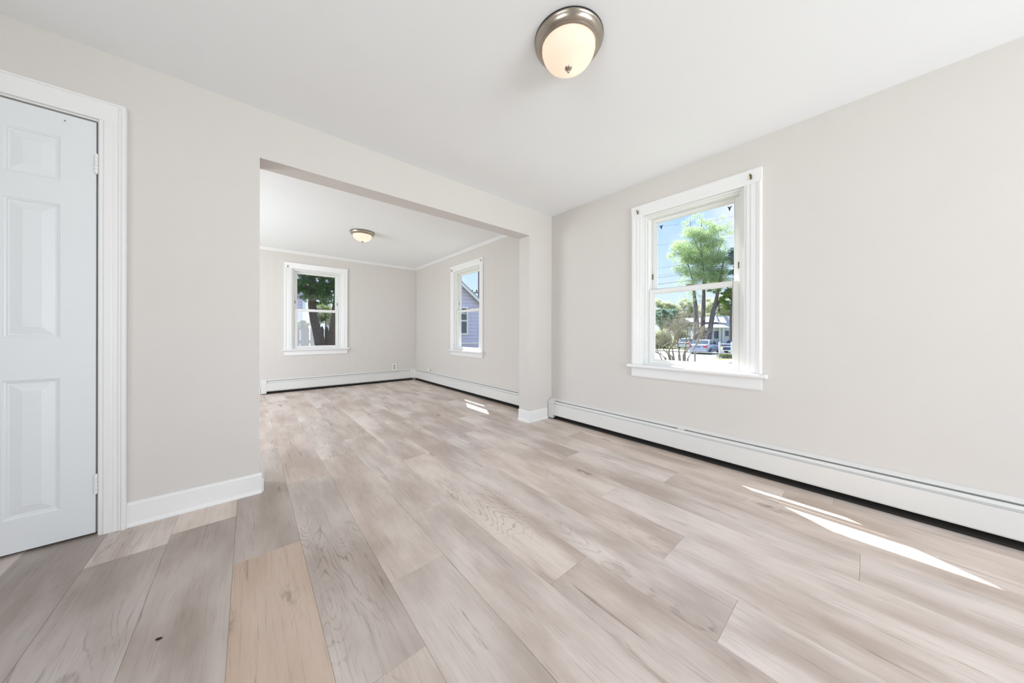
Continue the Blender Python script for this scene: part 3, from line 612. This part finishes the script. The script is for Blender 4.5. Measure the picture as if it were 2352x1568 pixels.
def leaves(mb, centers, n, size, rng, flat=0.5):
    # centers: (point, radius xyz) blobs
    wts = [c[1][0] * c[1][1] * c[1][2] for c in centers]; tot = sum(wts)
    for (p, r), wv in zip(centers, wts):
        for _ in range(max(1, int(n * wv / tot))):
            d = Vector((rng.gauss(0, 1), rng.gauss(0, 1), rng.gauss(0, 1))); d.normalize(); d *= rng.random() ** 0.45
            q = Vector(p) + Vector((d.x * r[0], d.y * r[1], d.z * r[2]))
            a = Vector((rng.uniform(-1, 1), rng.uniform(-1, 1), rng.uniform(-flat, flat))).normalized(); b = a.cross(Vector((rng.uniform(-.6, .6), rng.uniform(-.6, .6), 1))).normalized()
            s = size * rng.uniform(0.55, 1.25); up = a.cross(b) * (s * 0.18)
            mb.add([q - a * s, q + b * s * 0.5 + up, q + a * s, q - b * s * 0.5 + up], [(0, 1, 2), (0, 2, 3)])
def crown_at(px, py, dep, rpx, rpy, rng, n, rdepth=None):
    # blobs filling an ellipse seen around a pixel
    out = []; k = dep / FPX
    for _ in range(n):
        t = rng.uniform(0, 2 * PI); q = rng.random() ** 0.5
        c = at(px + math.cos(t) * q * rpx * 0.8, py + math.sin(t) * q * rpy * 0.8, dep + rng.uniform(-1, 1) * (rdepth or rpx * k) * 0.7)
        s = k * min(rpx, rpy) * rng.uniform(0.3, 0.5); out.append((c, (s, s, s * 0.75)))
    return out
def tree(name, label, cat, trunks, crowns, nleaf, lsize, mats, seed, group=None):
    rng = random.Random(seed); p0 = trunks[0][0][0]; base = empty(name, Vector(p0)); tag(base, label, cat, group)
    t = MB()
    for pts, rad in trunks: t.tube(pts, rad, 9)
    part(t, 'trunk', mats[0], base)
    f = MB(); cr_ = crowns(rng)
    for blobs, n_, sz in (cr_ if isinstance(cr_, tuple) else ((cr_, nleaf, lsize),)): leaves(f, blobs, n_, sz, rng)
    part(f, 'foliage', mats[1], base, recalc=False)
    return base
def gnd(px, dep, z=None):
    p = at(px, 765, dep); p.z = GZ if z is None else z; return p
D1 = 38
tree('maple_tree', 'tall spring-green tree with twin trunks filling the upper window pane', 'tree',
     [([gnd(1612, D1), at(1613, 765, D1), at(1616, 700, D1), at(1617, 640, D1), at(1610, 560, D1), at(1612, 500, D1)], [0.34, 0.29, 0.22, 0.14, 0.07, 0.03]),
      ([gnd(1600, D1 - .5), at(1600, 765, D1 - .5), at(1598, 705, D1), at(1590, 640, D1), at(1572, 580, D1)], [0.42, 0.35, 0.24, 0.1, 0.03]),
      ([at(1616, 660, D1), at(1640, 600, D1), at(1660, 550, D1)], [0.1, 0.06, 0.02]), ([at(1612, 590, D1), at(1590, 540, D1), at(1585, 505, D1)], [0.07, 0.04, 0.02])],
     lambda r: [(c, (q[0] * .74, q[1] * .74, q[2] * .58)) for c, q in crown_at(1605, 525, D1, 46, 40, r, 34) + crown_at(1562, 580, D1, 32, 32, r, 26) + crown_at(1632, 605, D1, 66, 56, r, 46) + crown_at(1590, 650, D1, 48, 30, r, 26) + crown_at(1660, 650, D1, 50, 46, r, 34) + crown_at(1585, 685, D1 - 1, 34, 22, r, 18) + crown_at(1645, 515, D1, 40, 30, r, 22) + crown_at(1615, 690, D1 - 1, 40, 12, r, 12) + crown_at(1600, 590, D1 - 1, 60, 80, r, 46) + crown_at(1650, 560, D1 + 1, 44, 60, r, 26)],
     68000, 0.08, (M['bark'], M['leafspring']), 11)
tree('leaning_tree', 'dark leaning forked tree trunk with bright leaves behind the parked sedan', 'tree',
     [([gnd(1624, 37), at(1628, 775, 37), at(1638, 715, 37), at(1645, 690, 37), at(1650, 664, 37), at(1662, 600, 37)], [0.36, 0.3, 0.24, 0.2, 0.16, 0.06]),
      ([at(1639, 712, 37), at(1652, 692, 37), at(1668, 676, 37.2), at(1690, 655, 37.5)], [0.18, 0.15, 0.13, 0.05])],
     lambda r: [(c, (q[0] * .6, q[1] * .6, q[2] * .5)) for c, q in crown_at(1655, 665, 37, 34, 16, r, 26) + crown_at(1676, 690, 37, 28, 24, r, 26)],
     7000, 0.11, (M['bark'], M['leafmid']), 12)
tree('oak_tree', 'dark straight tree trunk at the right edge of the lower window pane', 'tree',
     [([gnd(1681, 36.5), at(1681, 770, 36.5), at(1682, 720, 36.5), at(1687, 660, 36.5), at(1700, 560, 36.5)], [0.33, 0.3, 0.27, 0.2, 0.08])],
     lambda r: [(c, (q[0] * .6, q[1] * .6, q[2] * .5)) for c, q in crown_at(1690, 700, 36.5, 24, 28, r, 18) + crown_at(1700, 600, 36.5, 34, 56, r, 30)], 6000, 0.11, (M['bark'], M['leafteal']), 13)
def wisp(px, py, dep, a, b, r, n, k=.6): return [(c, (q[0] * k, q[1] * k, q[2] * k * .8)) for c, q in crown_at(px, py, dep, a, b, r, n)]
tree('willow_tree', 'pale yellow-green tree at the left of the lower window pane', 'tree',
     [([gnd(1520, 66), at(1520, 740, 66), at(1520, 700, 66)], [0.4, 0.3, 0.12])],
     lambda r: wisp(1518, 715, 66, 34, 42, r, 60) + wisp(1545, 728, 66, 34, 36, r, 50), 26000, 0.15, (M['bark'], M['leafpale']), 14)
tree('spruce_tree', 'blue-green round tree in front of the pale tree at left', 'tree',
     [([gnd(1535, 54), at(1535, 750, 54), at(1535, 715, 54)], [0.3, 0.24, 0.08])],
     lambda r: wisp(1532, 728, 54, 34, 24, r, 50), 10000, 0.13, (M['bark'], M['leafteal']), 15)
tree('birch_tree', 'light leafy tree between the blue-green tree and the twin trunks', 'tree',
     [([gnd(1572, 72), at(1572, 750, 72), at(1574, 700, 72)], [0.4, 0.3, 0.1])],
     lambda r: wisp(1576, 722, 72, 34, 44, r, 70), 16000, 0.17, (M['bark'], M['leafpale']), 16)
tree('ash_tree', 'pale distant tree rising behind the bungalow roof', 'tree',
     [([gnd(1650, 76), at(1650, 750, 76), at(1652, 690, 76)], [0.4, 0.3, 0.1])],
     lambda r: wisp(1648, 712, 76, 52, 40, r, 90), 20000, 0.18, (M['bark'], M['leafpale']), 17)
# shrubby backdrop along the far side of the street
for i, (px, dep, h, wpx, mt, lb) in enumerate([(1514, 45, 44, 28, 'x', 'greyish bushy hedge behind the bare shrub at left'), (1564, 47.5, 34, 18, 'x', 'greyish bushy hedge beside the white car')]):
    rng = random.Random(40 + i); base = empty('hedge_shrub', gnd(px, dep)); tag(base, lb, 'shrub'); f = MB()
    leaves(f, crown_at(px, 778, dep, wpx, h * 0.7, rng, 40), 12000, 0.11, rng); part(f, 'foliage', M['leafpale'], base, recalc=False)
    t = MB(); t.tube([gnd(px, dep), at(px + 2, 775, dep)], [0.12, 0.05], 6); part(t, 'stem', M['twig'], base)

# bare shrub just outside the large window
def bare_shrub():
    rng = random.Random(5); D = 6.2
    root = at(1570, 765, D); root.z = -0.9; base = empty('bare_shrub', root); tag(base, 'bare grey branching shrub just outside the large window', 'shrub')
    t = MB(); bud = MB()
    def grow(p, d, L, r, lev):
        pts = [p]; rad = [r]; q = p.copy(); dd = d.copy(); k = 5
        for i in range(k):
            dd = (dd + Vector((rng.uniform(-.2, .2), rng.uniform(-.2, .2), rng.uniform(-.05, .16)))).normalized(); q = q + dd * (L / k); pts.append(q.copy()); rad.append(r * (1 - 0.62 * (i + 1) / k))
            if lev < 3 and i >= 1:
                for _ in range(rng.choice((1, 2)) if lev < 2 else rng.choice((1, 1, 2))):
                    e_ = (dd + Vector((rng.uniform(-.9, .9), rng.uniform(-.9, .9), rng.uniform(-.1, .7)))).normalized(); grow(q, e_, L * rng.uniform(.42, .66), r * 0.46, lev + 1)
        t.tube(pts, rad, 5, cap=False)
        if lev >= 2: leaves(bud, [(pts[-1], (0.03, 0.03, 0.04)), (pts[3], (0.03, 0.03, 0.04))], 3, 0.008, rng)
    stems = [(1520, 826, 1508, 775, 0.012), (1580, 822, 1600, 790, 0.012), (1545, 806, 1548, 752, 0.013), (1536, 812, 1512, 770, 0.022), (1560, 815, 1556, 750, 0.02), (1572, 812, 1608, 765, 0.024), (1545, 820, 1525, 790, 0.018), (1570, 815, 1588, 735, 0.016), (1528, 822, 1505, 800, 0.016)]
    for (x0, y0, x1, y1, r) in stems:
        a = at(x0, y0, D + rng.uniform(-.3, .3)); b = at(x1, y1, D + rng.uniform(-.5, .5)); t.tube([root + Vector((rng.uniform(-.1, .1), rng.uniform(-.1, .1), 0)), (root + a) / 2 + Vector((0.03, 0, 0.05)), a], [r * 1.8, r * 1.5, r * 1.1], 7)
        grow(a, (b - a).normalized(), (b - a).length * 0.82, r * 0.8, 0)
    part(t, 'branches', M['twig'], base, recalc=False); part(bud, 'buds', M['bud'], base, recalc=False)
bare_shrub()

# chain-link fences
def chainlink(label, p, q, ztop, zbot, npost):
    p = Vector(p); q = Vector(q); L = (q - p).length; d = (q - p).normalized(); base = empty('chain_link_fence', Vector((p.x, p.y, zbot))); tag(base, label, 'fence')
    P = lambda s, z: Vector((p.x + d.x * s, p.y + d.y * s, z))
    t = MB(); t.tube([P(0, ztop), P(L, ztop)], 0.019, 8); part(t, 'top_rail', M['steel'], base)
    for i in range(npost):
        t = MB(); s = L * i / (npost - 1); t.tube([P(s, zbot - 0.1), P(s, ztop + 0.03)], 0.024, 8); part(t, 'post', M['steel'], base)
    t = MB(); h = ztop - zbot; pit = 0.075; n = int((L + h) / pit)
    for i in range(-int(h / pit), int(L / pit)):
        for sgn in (1, -1):
            s0 = i * pit; a, b = s0, s0 + h
            za, zb = (zbot, ztop) if sgn > 0 else (ztop, zbot)
            if a < 0: za += (zb - za) * (-a) / h; a = 0
            if b > L: zb = za + (zb - za) * (L - a) / (b - a); b = L
            if b - a > 0.02: t.tube([P(a, za), P(b, zb)], 0.0022, 3, cap=False)
    w_ = part(t, 'wire_mesh', M['steel'], base, recalc=False)
fa, fb_ = at(1480, 803, 12.4), at(1800, 803, 11.4)
chainlink('low chain-link fence in front of the street seen through the large window', (12.2, -4.0, 0), (12.2, 9.5, 0), 0.33, ground_z(12.2, 0), 6)

# white rail fence and clipped hedge by the cars
base = empty('rail_fence', gnd(1660, 27)); tag(base, 'short white rail fence panel beside the parked cars', 'fence')
rl = [gnd(1653, 27.0), gnd(1710, 26.4)]; dd_ = (rl[1] - rl[0]).normalized(); sd_ = Vector((-dd_.y, dd_.x, 0)); Lr = (rl[1] - rl[0]).length
for i in range(3):
    c = MB(); p = rl[0] + dd_ * (Lr * i / 2); c.obox(p + Vector((0, 0, 0.68)), (dd_, sd_, U_), 0.06, 0.06, 0.68); part(c, 'post', M['whitepaint'], base)
for z in (0.25, 0.62, 0.95, 1.2):
    c = MB(); c.obox((rl[0] + rl[1]) / 2 + Vector((0, 0, z)), (dd_, sd_, U_), Lr / 2, 0.02, 0.045); part(c, 'rail', M['whitepaint'], base)
rng = random.Random(70); base = empty('clipped_hedge', gnd(1675, 26)); tag(base, 'low green clipped hedge below the white rail fence', 'hedge'); f = MB()
hp = [(gnd(1655 + k * 6, 25.8) + Vector((0, 0, 0.22)), (0.3, 0.3, 0.24)) for k in range(10)]; leaves(f, hp, 2200, 0.06, rng); part(f, 'foliage', M['hedge'], base, recalc=False)
mb = MB(); q0, q1 = gnd(1645, 24.2), gnd(1720, 23.6)
for i in range(1): 
    a = Vector((0.9, 0.35, 0)) * 1.2; mb.add([q0 + Vector((0, 0, .03)), q1 + Vector((0, 0, .03)), q1 + a + Vector((0, 0, .05)), q0 + a + Vector((0, 0, .05))], [(0, 1, 2, 3)])
o = mb.build('grass_verge', M['grass2']); struct(o, 'bright strip of verge grass by the kerb', 'grass')

# cars
def car(name, label, pos, heading, body_m, seed=0, wagon=False, plate=True):
    base = empty(name, pos); tag(base, label, 'car'); fw = Vector((math.cos(heading), math.sin(heading), 0)); sw = Vector((-fw.y, fw.x, 0)); P = lambda x, y, z: Vector(pos) + fw * x + sw * y + U_ * z
    st = [(-2.28, .62, .45, .82), (-2.2, .80, .34, .93), (-1.95, .87, .26, 1.0), (-1.45, .9, .22, 1.02), (-.6, .91, .2, .98), (.5, .91, .2, .96), (1.3, .9, .22, .92), (1.9, .86, .26, .82), (2.2, .76, .34, .7), (2.32, .6, .42, .58)]
    rings = []
    for x, hw, zb, zt in st:
        rings.append([P(x, -hw * .92, zb), P(x, -hw, zb + (zt - zb) * .35), P(x, -hw * .985, zb + (zt - zb) * .72), P(x, -hw * .86, zt), P(x, hw * .86, zt), P(x, hw * .985, zb + (zt - zb) * .72), P(x, hw, zb + (zt - zb) * .35), P(x, hw * .92, zb)])
    b = MB(); b.loft(rings); bd = part(b, 'body', body_m, base, 0.02)
    rear = -2.1 if wagon else -1.55
    cst = [(rear, .76, .98, 1.0), (rear + .45, .68, .98, 1.40), (-.3, .68, .96, 1.46), (.35, .66, .95, 1.42), (1.15, .74, .92, .95)]
    g = MB(); g.loft([[P(x, -hw - .06, zb), P(x, -hw, zt - .02), P(x, -hw * .8, zt), P(x, hw * .8, zt), P(x, hw, zt - .02), P(x, hw + .06, zb)] for x, hw, zb, zt in cst]); part(g, 'windows', M['darkglass'], base)
    r = MB(); r.loft([[P(x, -hw, zt - .03), P(x, -hw * .8, zt + .012), P(x, hw * .8, zt + .012), P(x, hw, zt - .03)] for x, hw, zt in ((rear + .42, .69, 1.39), (-.3, .69, 1.46), (.38, .67, 1.42))])
    for s in (-1, 1):
        r.tube([P(rear, s * .8, .99), P(rear + .45, s * .69, 1.4)], .04, 6); r.tube([P(1.15, s * .79, .94), P(.35, s * .67, 1.41)], .035, 6); r.tube([P(-.35, s * .75, .97), P(-.32, s * .69, 1.44)], .035, 6)
    part(r, 'roof', body_m, base)
    for x in (-1.35, 1.4):
        for s in (-1, 1):
            t = MB(); t.tube([P(x, s * .72, .32), P(x, s * .92, .32)], .32, 22); wh = part(t, 'wheel', M['blackmetal'], base); t = MB(); t.tube([P(x, s * .9, .32), P(x, s * .93, .32)], .19, 16); part(t, 'hubcap', M['steel'], wh, top=base)
    for s in (-1, 1):
        t = MB(); t.obox(P(-2.2, s * .68, .78), (fw, sw, U_), .09, .17, .085); part(t, 'tail_light', M['tail'], base, 0.02)
        t = MB(); t.obox(P(.95, s * .98, 1.0), (fw, sw, U_), .07, .09, .06); part(t, 'side_mirror', body_m, base, 0.02)
    t = MB(); t.obox(P(-2.29, 0, .75), (fw, sw, U_), .012, .26, .06); part(t, 'licence_plate', M['plate'], base)
    t = MB(); t.loft([[P(x, -hw, .3), P(x, -hw, .52), P(x, hw, .52), P(x, hw, .3)] for x, hw in ((-2.34, .6), (-2.28, .8), (-2.05, .9))]); part(t, 'rear_bumper', body_m, base, 0.03)
    return base
M['silver'] = paint('silver_car_paint', srgb(196, 202, 214), 0.25, 0.02, metal=0.35); M['bluegrey'] = paint('bluegrey_car_paint', srgb(130, 142, 168), 0.25, 0.02, metal=0.3)
M['whitecar'] = paint('white_car_paint', srgb(235, 238, 242), 0.3, 0.02); M['tail'] = paint('tail_light_red', srgb(206, 60, 70), 0.2, 0.05); M['plate'] = paint('plate_blue', srgb(96, 118, 168), 0.4, 0.05)
def face(px, dep, ang):   # heading: straight away from the viewer, turned by ang
    d = at(px, 765, dep) - CAM; return math.atan2(d.y, d.x) + ang
car('silver_sedan', 'silver sedan parked with its red tail light towards the window', gnd(1620, 32.5), face(1620, 32.5, -0.30), M['silver'])
car('bluegrey_sedan', 'blue-grey car parked behind the white rail fence', gnd(1700, 33.6), face(1700, 33.6, -0.33), M['bluegrey'])
car('white_hatchback', 'white car parked left of the silver sedan under the trees', gnd(1584, 42.6), face(1584, 42.6, -0.4), M['whitecar'], wagon=True)

# house across the street
def house_street():
    D = 50; base = empty('bungalow', gnd(1650, D)); tag(base, 'grey-roofed white bungalow across the street', 'house')
    u = (at(1700, 765, D) - at(1600, 765, D)).normalized(); v = Vector((-u.y, u.x, 0))
    if v.dot(F_) < 0: v = -v
    k = D / FPX; o_ = gnd(1650, D); P = lambda a, b, z: o_ + u * (a * k) + v * b + U_ * z
    z = lambda py: 1.0 + (HORIZON - py) * k - GZ
    c = MB(); c.loft([[P(-45, 0, 0), P(32, 0, 0), P(32, 7, 0), P(-45, 7, 0)], [P(-45, 0, z(751)), P(32, 0, z(751)), P(32, 7, z(751)), P(-45, 7, z(751))]], smooth=False); part(c, 'wall', M['greysid'], base)
    c = MB(); c.add([P(-48, -.5, z(750)), P(20, -.5, z(750)), P(20, 3.6, z(735)), P(-48, 3.6, z(735)), P(-48, -.5, z(752)), P(20, -.5, z(752))], [(0, 1, 2, 3), (4, 5, 1, 0), (1, 5, 2)]); part(c, 'porch_roof', M['whitepaint'], base)
    c = MB(); c.loft([[P(-48, 1.5, z(738)), P(24, 1.5, z(738)), P(24, 7.5, z(738)), P(-48, 7.5, z(738))], [P(-48, 4.4, z(726)), P(18, 4.4, z(726)), P(18, 4.6, z(726)), P(-48, 4.6, z(726))]], smooth=False); part(c, 'roof', M['roofgrey'], base)
    c = MB(); c.loft([[P(14, 1, z(752)), P(44, 1, z(752)), P(44, 8, z(752)), P(14, 8, z(752))], [P(18, 2.5, z(722)), P(44, 2.5, z(722)), P(44, 7, z(722)), P(18, 7, z(722))]], smooth=False); part(c, 'upper_roof', M['roofgrey'], base)
    c = MB(); c.add([P(17, 1.2, z(739)), P(31, 1.2, z(739)), P(33, 2.2, z(725)), P(19, 2.2, z(725))], [(0, 1, 2, 3)]); part(c, 'skylight', M['whitepaint'], base)
    for a in (-40, -22, 0, 8): 
        c = MB(); c.obox(P(a, -.3, z(751) / 2), (u, v, U_), .08, .08, z(751) / 2); part(c, 'porch_post', M['whitepaint'], base)
    for a0, a1, y0, y1 in ((-12, 0, 757, 778), (-36, -26, 757, 772), (14, 24, 757, 772)):
        c = MB(); c.obox(P((a0 + a1) / 2, -.03, (z(y0) + z(y1)) / 2), (u, v, U_), (a1 - a0) / 2 * k, .05, (z(y0) - z(y1)) / 2); f = part(c, 'window', M['whitepaint'], base)
        c = MB(); c.obox(P((a0 + a1) / 2, -.06, (z(y0) + z(y1)) / 2), (u, v, U_), (a1 - a0) / 2 * k * .82, .04, (z(y0) - z(y1)) / 2 * .86); part(c, 'pane', M['darkglass'], f, top=base)
house_street()

# power lines and the stay wire
for i, (y0, y1, dep, r, lb) in enumerate([(521, 497, 22, .006, 'topmost'), (563, 545, 22, .006, 'second from the top'), (616, 590, 24, .009, 'third from the top'), (633, 607, 24, .006, 'fourth from the top'), (638, 611, 23, .011, 'fifth from the top'), (653, 629, 23, .013, 'lowest')]):
    a, b = at(1507, y0, dep), at(1690, y1, dep * 0.985); d = b - a; pts = [a + d * s + Vector((0, 0, 0.06 * ((s - .5) ** 2 * 4 - 1))) for s in [x / 8 * 5 - 1.2 for x in range(9)]]
    t = MB(); t.tube(pts, r, 5); o = t.build('power_line', M['wire']); tag(o, lb + ' overhead power line across the upper pane of the large window', 'cable', 'power lines over the street')
for px, py, yy_, lb in ((1519, 521, 1, 'left'), (1676, 478, -1, 'right')):
    p = at(px, py, 0.0 + (XR + 0.101 - CAM.x) / (F_ + Rr * ((px - 1176) / FPX)).x); s = 0.006
    base = empty('window_hook', p); tag(base, 'small dark forked hook on the outside of the upper pane, %s one' % lb, 'hook', 'hooks on the large window pane')
    t = MB(); t.tube([p + Vector((0, .012, .014)), p + Vector((0, .003, .004)), p + Vector((0, 0, -.018))], [.0035, .0045, .005], 8); t.tube([p + Vector((0, .001, .003)), p + Vector((0, -.013, .013))], [.0035, .004], 8)
    t.tube([p + Vector((0.003, 0, 0)), p + Vector((-.0075, 0, 0))], .0075, 12); part(t, 'hook', M['blackmetal'], base)

# lavender neighbour seen through the far right window
def lavender_house():
    A, B = gnd(1010, 15.5, GY), gnd(1150, 17.5, GY); base = empty('lavender_house', A); tag(base, 'lavender clapboard house gable outside the far right window', 'house')
    u = (B - A).normalized(); v = Vector((-u.y, u.x, 0)); v = v if v.dot(F_) > 0 else -v
    def on(px, py):      # point on the gable plane seen at a pixel
        d = F_ + Rr * ((px - 1176) / FPX) + Ur * ((HORIZON - py) / FPX); t = (A - CAM).dot(v) / d.dot(v); return CAM + d * t
    r0, r1 = on(1062, 658), on(1103, 698); sl = (r1.z - r0.z) / ((r1 - r0).dot(u)); a0 = (r0 - A).dot(u)
    zr = lambda a: r0.z + sl * (a - a0)
    ap = a0 - 1.9; en = a0 + 2.0; Z = lambda a, z, b=0.0: A + u * a + v * b + Vector((0, 0, z - A.z))
    lf = ap - (en - ap)
    w_ = MB(); prof = [Z(lf, GY), Z(en, GY), Z(en, zr(en)), Z(ap, zr(ap)), Z(lf, zr(en))]; bk = [p + v * 8 for p in prof]
    w_.add(prof + bk, [(0, 1, 2, 3, 4), (9, 8, 7, 6, 5)] + [(i, (i + 1) % 5, (i + 1) % 5 + 5, i + 5) for i in range(5)]); part(w_, 'wall', M['lav'], base)
    for s_, nm in ((1, 'roof'), (-1, 'roof')):
        e0 = en + .3 if s_ > 0 else lf - .3; ze = zr(en + .3)
        rf = MB(); q = [Z(ap, zr(ap) + .06, -.25), Z(e0, ze + .06, -.25), Z(e0, ze + .06, 8.2), Z(ap, zr(ap) + .06, 8.2)]; rf.add(q + [x + U_ * .08 for x in q], [(0, 1, 2, 3), (7, 6, 5, 4), (0, 1, 5, 4), (1, 2, 6, 5), (2, 3, 7, 6), (3, 0, 4, 7)]); part(rf, nm, M['roofgrey'], base)
        tr = MB(); q = [Z(ap, zr(ap) + .05, -.27), Z(e0, ze + .05, -.27), Z(e0, ze - .09, -.27), Z(ap, zr(ap) - .11, -.27)]; tr.add(q + [x + v * .05 for x in q], [(0, 1, 2, 3), (7, 6, 5, 4), (0, 1, 5, 4), (1, 2, 6, 5), (2, 3, 7, 6), (3, 0, 4, 7)]); part(tr, 'rake_board', M['whitepaint'], base)
    p0, p1 = on(1050, 703), on(1074, 769); a1, a2 = (p0 - A).dot(u), (p1 - A).dot(u); zt, zb = p0.z, p1.z
    c = MB(); c.obox(Z((a1 + a2) / 2, (zt + zb) / 2, -.03), (u, v, U_), (a2 - a1) / 2, .04, (zt - zb) / 2); f = part(c, 'window', M['whitepaint'], base)
    zm = (zt + zb) / 2
    for q0, q1 in ((zm + .04, zt - .1), (zb + .1, zm - .04)):
        c = MB(); c.obox(Z((a1 + a2) / 2, (q0 + q1) / 2, -.06), (u, v, U_), (a2 - a1) / 2 - .09, .02, (q1 - q0) / 2); part(c, 'pane', M['darkglass'], f, top=base)
    c = MB(); c.obox(Z((a1 + a2) / 2, (zm + zt) / 2, -.085), (u, v, U_), (a2 - a1) / 2 - .08, .012, .02); part(c, 'muntin', M['whitepaint'], f, top=base)
lavender_house()
g0, g1 = at(1030, 789, 9.5), at(1130, 789, 9.8)
chainlink('chain-link fence in front of the lavender house', (g0.x - 2, g0.y + .6, 0), (g1.x + 2.0, g1.y - .6, 0), 0.67, GY - 0.05, 4)
base = empty('utility_pole', gnd(1100, 27)); tag(base, 'wooden utility pole with insulators behind the lavender house', 'pole')
t = MB(); t.tube([gnd(1100, 27), at(1100.5, 600, 27)], [.12, .1], 10); part(t, 'pole', M['bark'], base)
t = MB(); ca = at(1100, 672, 27); uu = R_; t.obox(ca, (uu, F_, U_), .75, .05, .06); part(t, 'crossarm', M['bark'], base)
for dx, dz in ((-.6, .12), (-.2, .12), (.5, .12), (-.45, -1.2)):
    t = MB(); t.tube([ca + uu * dx + U_ * (dz - .1), ca + uu * dx + U_ * (dz + .12)], [.05, .07], 8); part(t, 'insulator', M['blackmetal'], base)

# back yard: picket fence, cedars, shrubs, neighbour
FY = 10.4
base = empty('picket_fence', (1.3, FY, GY)); tag(base, 'weathered dark picket fence outside the far back window', 'fence')
rng = random.Random(3); i = 0; x = -1.8
while x < 4.4:
    wv = rng.uniform(.088, .1); h = 1.86 + rng.uniform(-.03, .03)
    c = MB(); zt = GY + h; c.prism([(x, GY), (x + wv, GY), (x + wv, zt - .1), (x + wv / 2 + .012, zt), (x + wv / 2 - .012, zt), (x, zt - .1)], lambda p, q, t: Vector((p, t, q)), FY, FY + .02)
    part(c, 'picket', M['oldwood'], base); x += wv + rng.uniform(.012, .03)
for z in (GY + .4, GY + 1.35):
    part(MB().box(-1.9, 4.5, FY + .02, FY + .06, z, z + .09), 'rail', M['oldwood'], base)
for x in (-1.5, 1.12, 3.8):
    part(MB().box(x, x + .1, FY + .02, FY + .12, GY, GY + 2.0), 'post', M['oldwood'], base)
DT = 7.4
def cedar_crown(px, py, dep, rpx, rpy, n): return lambda r: crown_at(px, py, dep, rpx, rpy, r, n, rdepth=1.2)
def yg(px, dep): p = at(px, 765, dep); p.z = GY; return p
def fine(bl, k): return [(c, (q[0] * k, q[1] * k, q[2] * k)) for c, q in bl]
tree('cedar_tree', 'dark evergreen cedar with a stout trunk filling the far back window', 'tree',
     [([yg(742, DT), at(733, 775, DT), at(722, 740, DT), at(717, 700, DT), at(717, 640, DT), at(722, 560, DT)], [.13, .11, .098, .088, .07, .04]),
      ([at(717, 690, DT), at(702, 655, DT - .2), at(690, 620, DT - .3)], [.035, .025, .01]), ([at(717, 670, DT), at(740, 640, DT - .2), at(758, 618, DT - .3)], [.035, .025, .01]), ([at(717, 650, DT), at(728, 620, DT - .4), at(735, 590, DT - .4)], [.03, .02, .01])],
     lambda r: ((fine(crown_at(725, 648, DT, 66, 44, r, 90, 1.3), .5) + fine(crown_at(758, 678, DT, 36, 24, r, 40, 1.0), .6) + fine(crown_at(690, 668, DT, 28, 24, r, 34, 1.0), .6) + fine(crown_at(735, 690, DT + .4, 50, 14, r, 30, 1.0), .8), 38000, .021),
                (crown_at(725, 575, DT, 60, 34, r, 16, 1.3) + [(Vector((r.uniform(0.7, 3.4), r.uniform(7.9, 10.2), r.uniform(3.2, 7.0))), (.45, .45, .35)) for _ in range(46)], 16000, .075)),  # upper foliage out of view, added to shade the back window from sun
     0, 0, (M['barkbrown'], M['cedar']), 21)
tree('cypress_tree', 'second evergreen with a leaning dark trunk at the right of the back window', 'tree',
     [([yg(760, 8.3), at(764, 785, 8.3), at(769, 740, 8.3), at(774, 690, 8.3), at(780, 610, 8.3)], [.15, .135, .11, .09, .06])],
     lambda r: ((fine(crown_at(800, 650, 8.3, 44, 50, r, 40, 1.0), .6), 7000, .03),), 0, 0, (M['barkbrown'], M['cedar']), 22)
for i, (px, py, dep, a, b, lb) in enumerate([(748, 722, 11.8, 34, 36, 'sunlit green shrub rising behind the picket fence at right'), (695, 748, 11.3, 18, 12, 'pale green shrub behind the picket fence at left')]):
    rng = random.Random(90 + i); bs = empty('garden_shrub', yg(px, dep)); tag(bs, lb, 'shrub'); f = MB(); leaves(f, [(c, (q[0] * .7, q[1] * .7, q[2] * .7)) for c, q in crown_at(px, py, dep, a, b, rng, 34, .6)], 5000, .03, rng); part(f, 'foliage', M['hedge'], bs, recalc=False)
    t = MB(); t.tube([yg(px, dep), at(px, py, dep)], [.05, .02], 6); part(t, 'stem', M['twig'], bs)
bs = empty('garden_shed', yg(690, 19)); tag(bs, 'lavender shed with white trim behind the back fence', 'shed')
s0, s1 = yg(655, 19), yg(704, 19)
part(MB().box(s0.x, s1.x, s0.y, s0.y + 4, GY, 3.3), 'wall', M['lav'], bs)
part(MB().box(s1.x - .12, s1.x + .04, s0.y - .04, s0.y, GY, 3.3), 'corner_board', M['whitepaint'], bs); part(MB().box(s0.x + .45, s0.x + .62, s0.y - .04, s0.y, GY, 3.3), 'window_trim', M['whitepaint'], bs)
c = MB(); c.prism([(s0.x - .3, 3.3), (s1.x + .3, 3.3), ((s0.x + s1.x) / 2, 4.3)], lambda p, q, t: Vector((p, t, q)), s0.y - .3, s0.y + 4.3); part(c, 'roof', M['roofgrey'], bs)
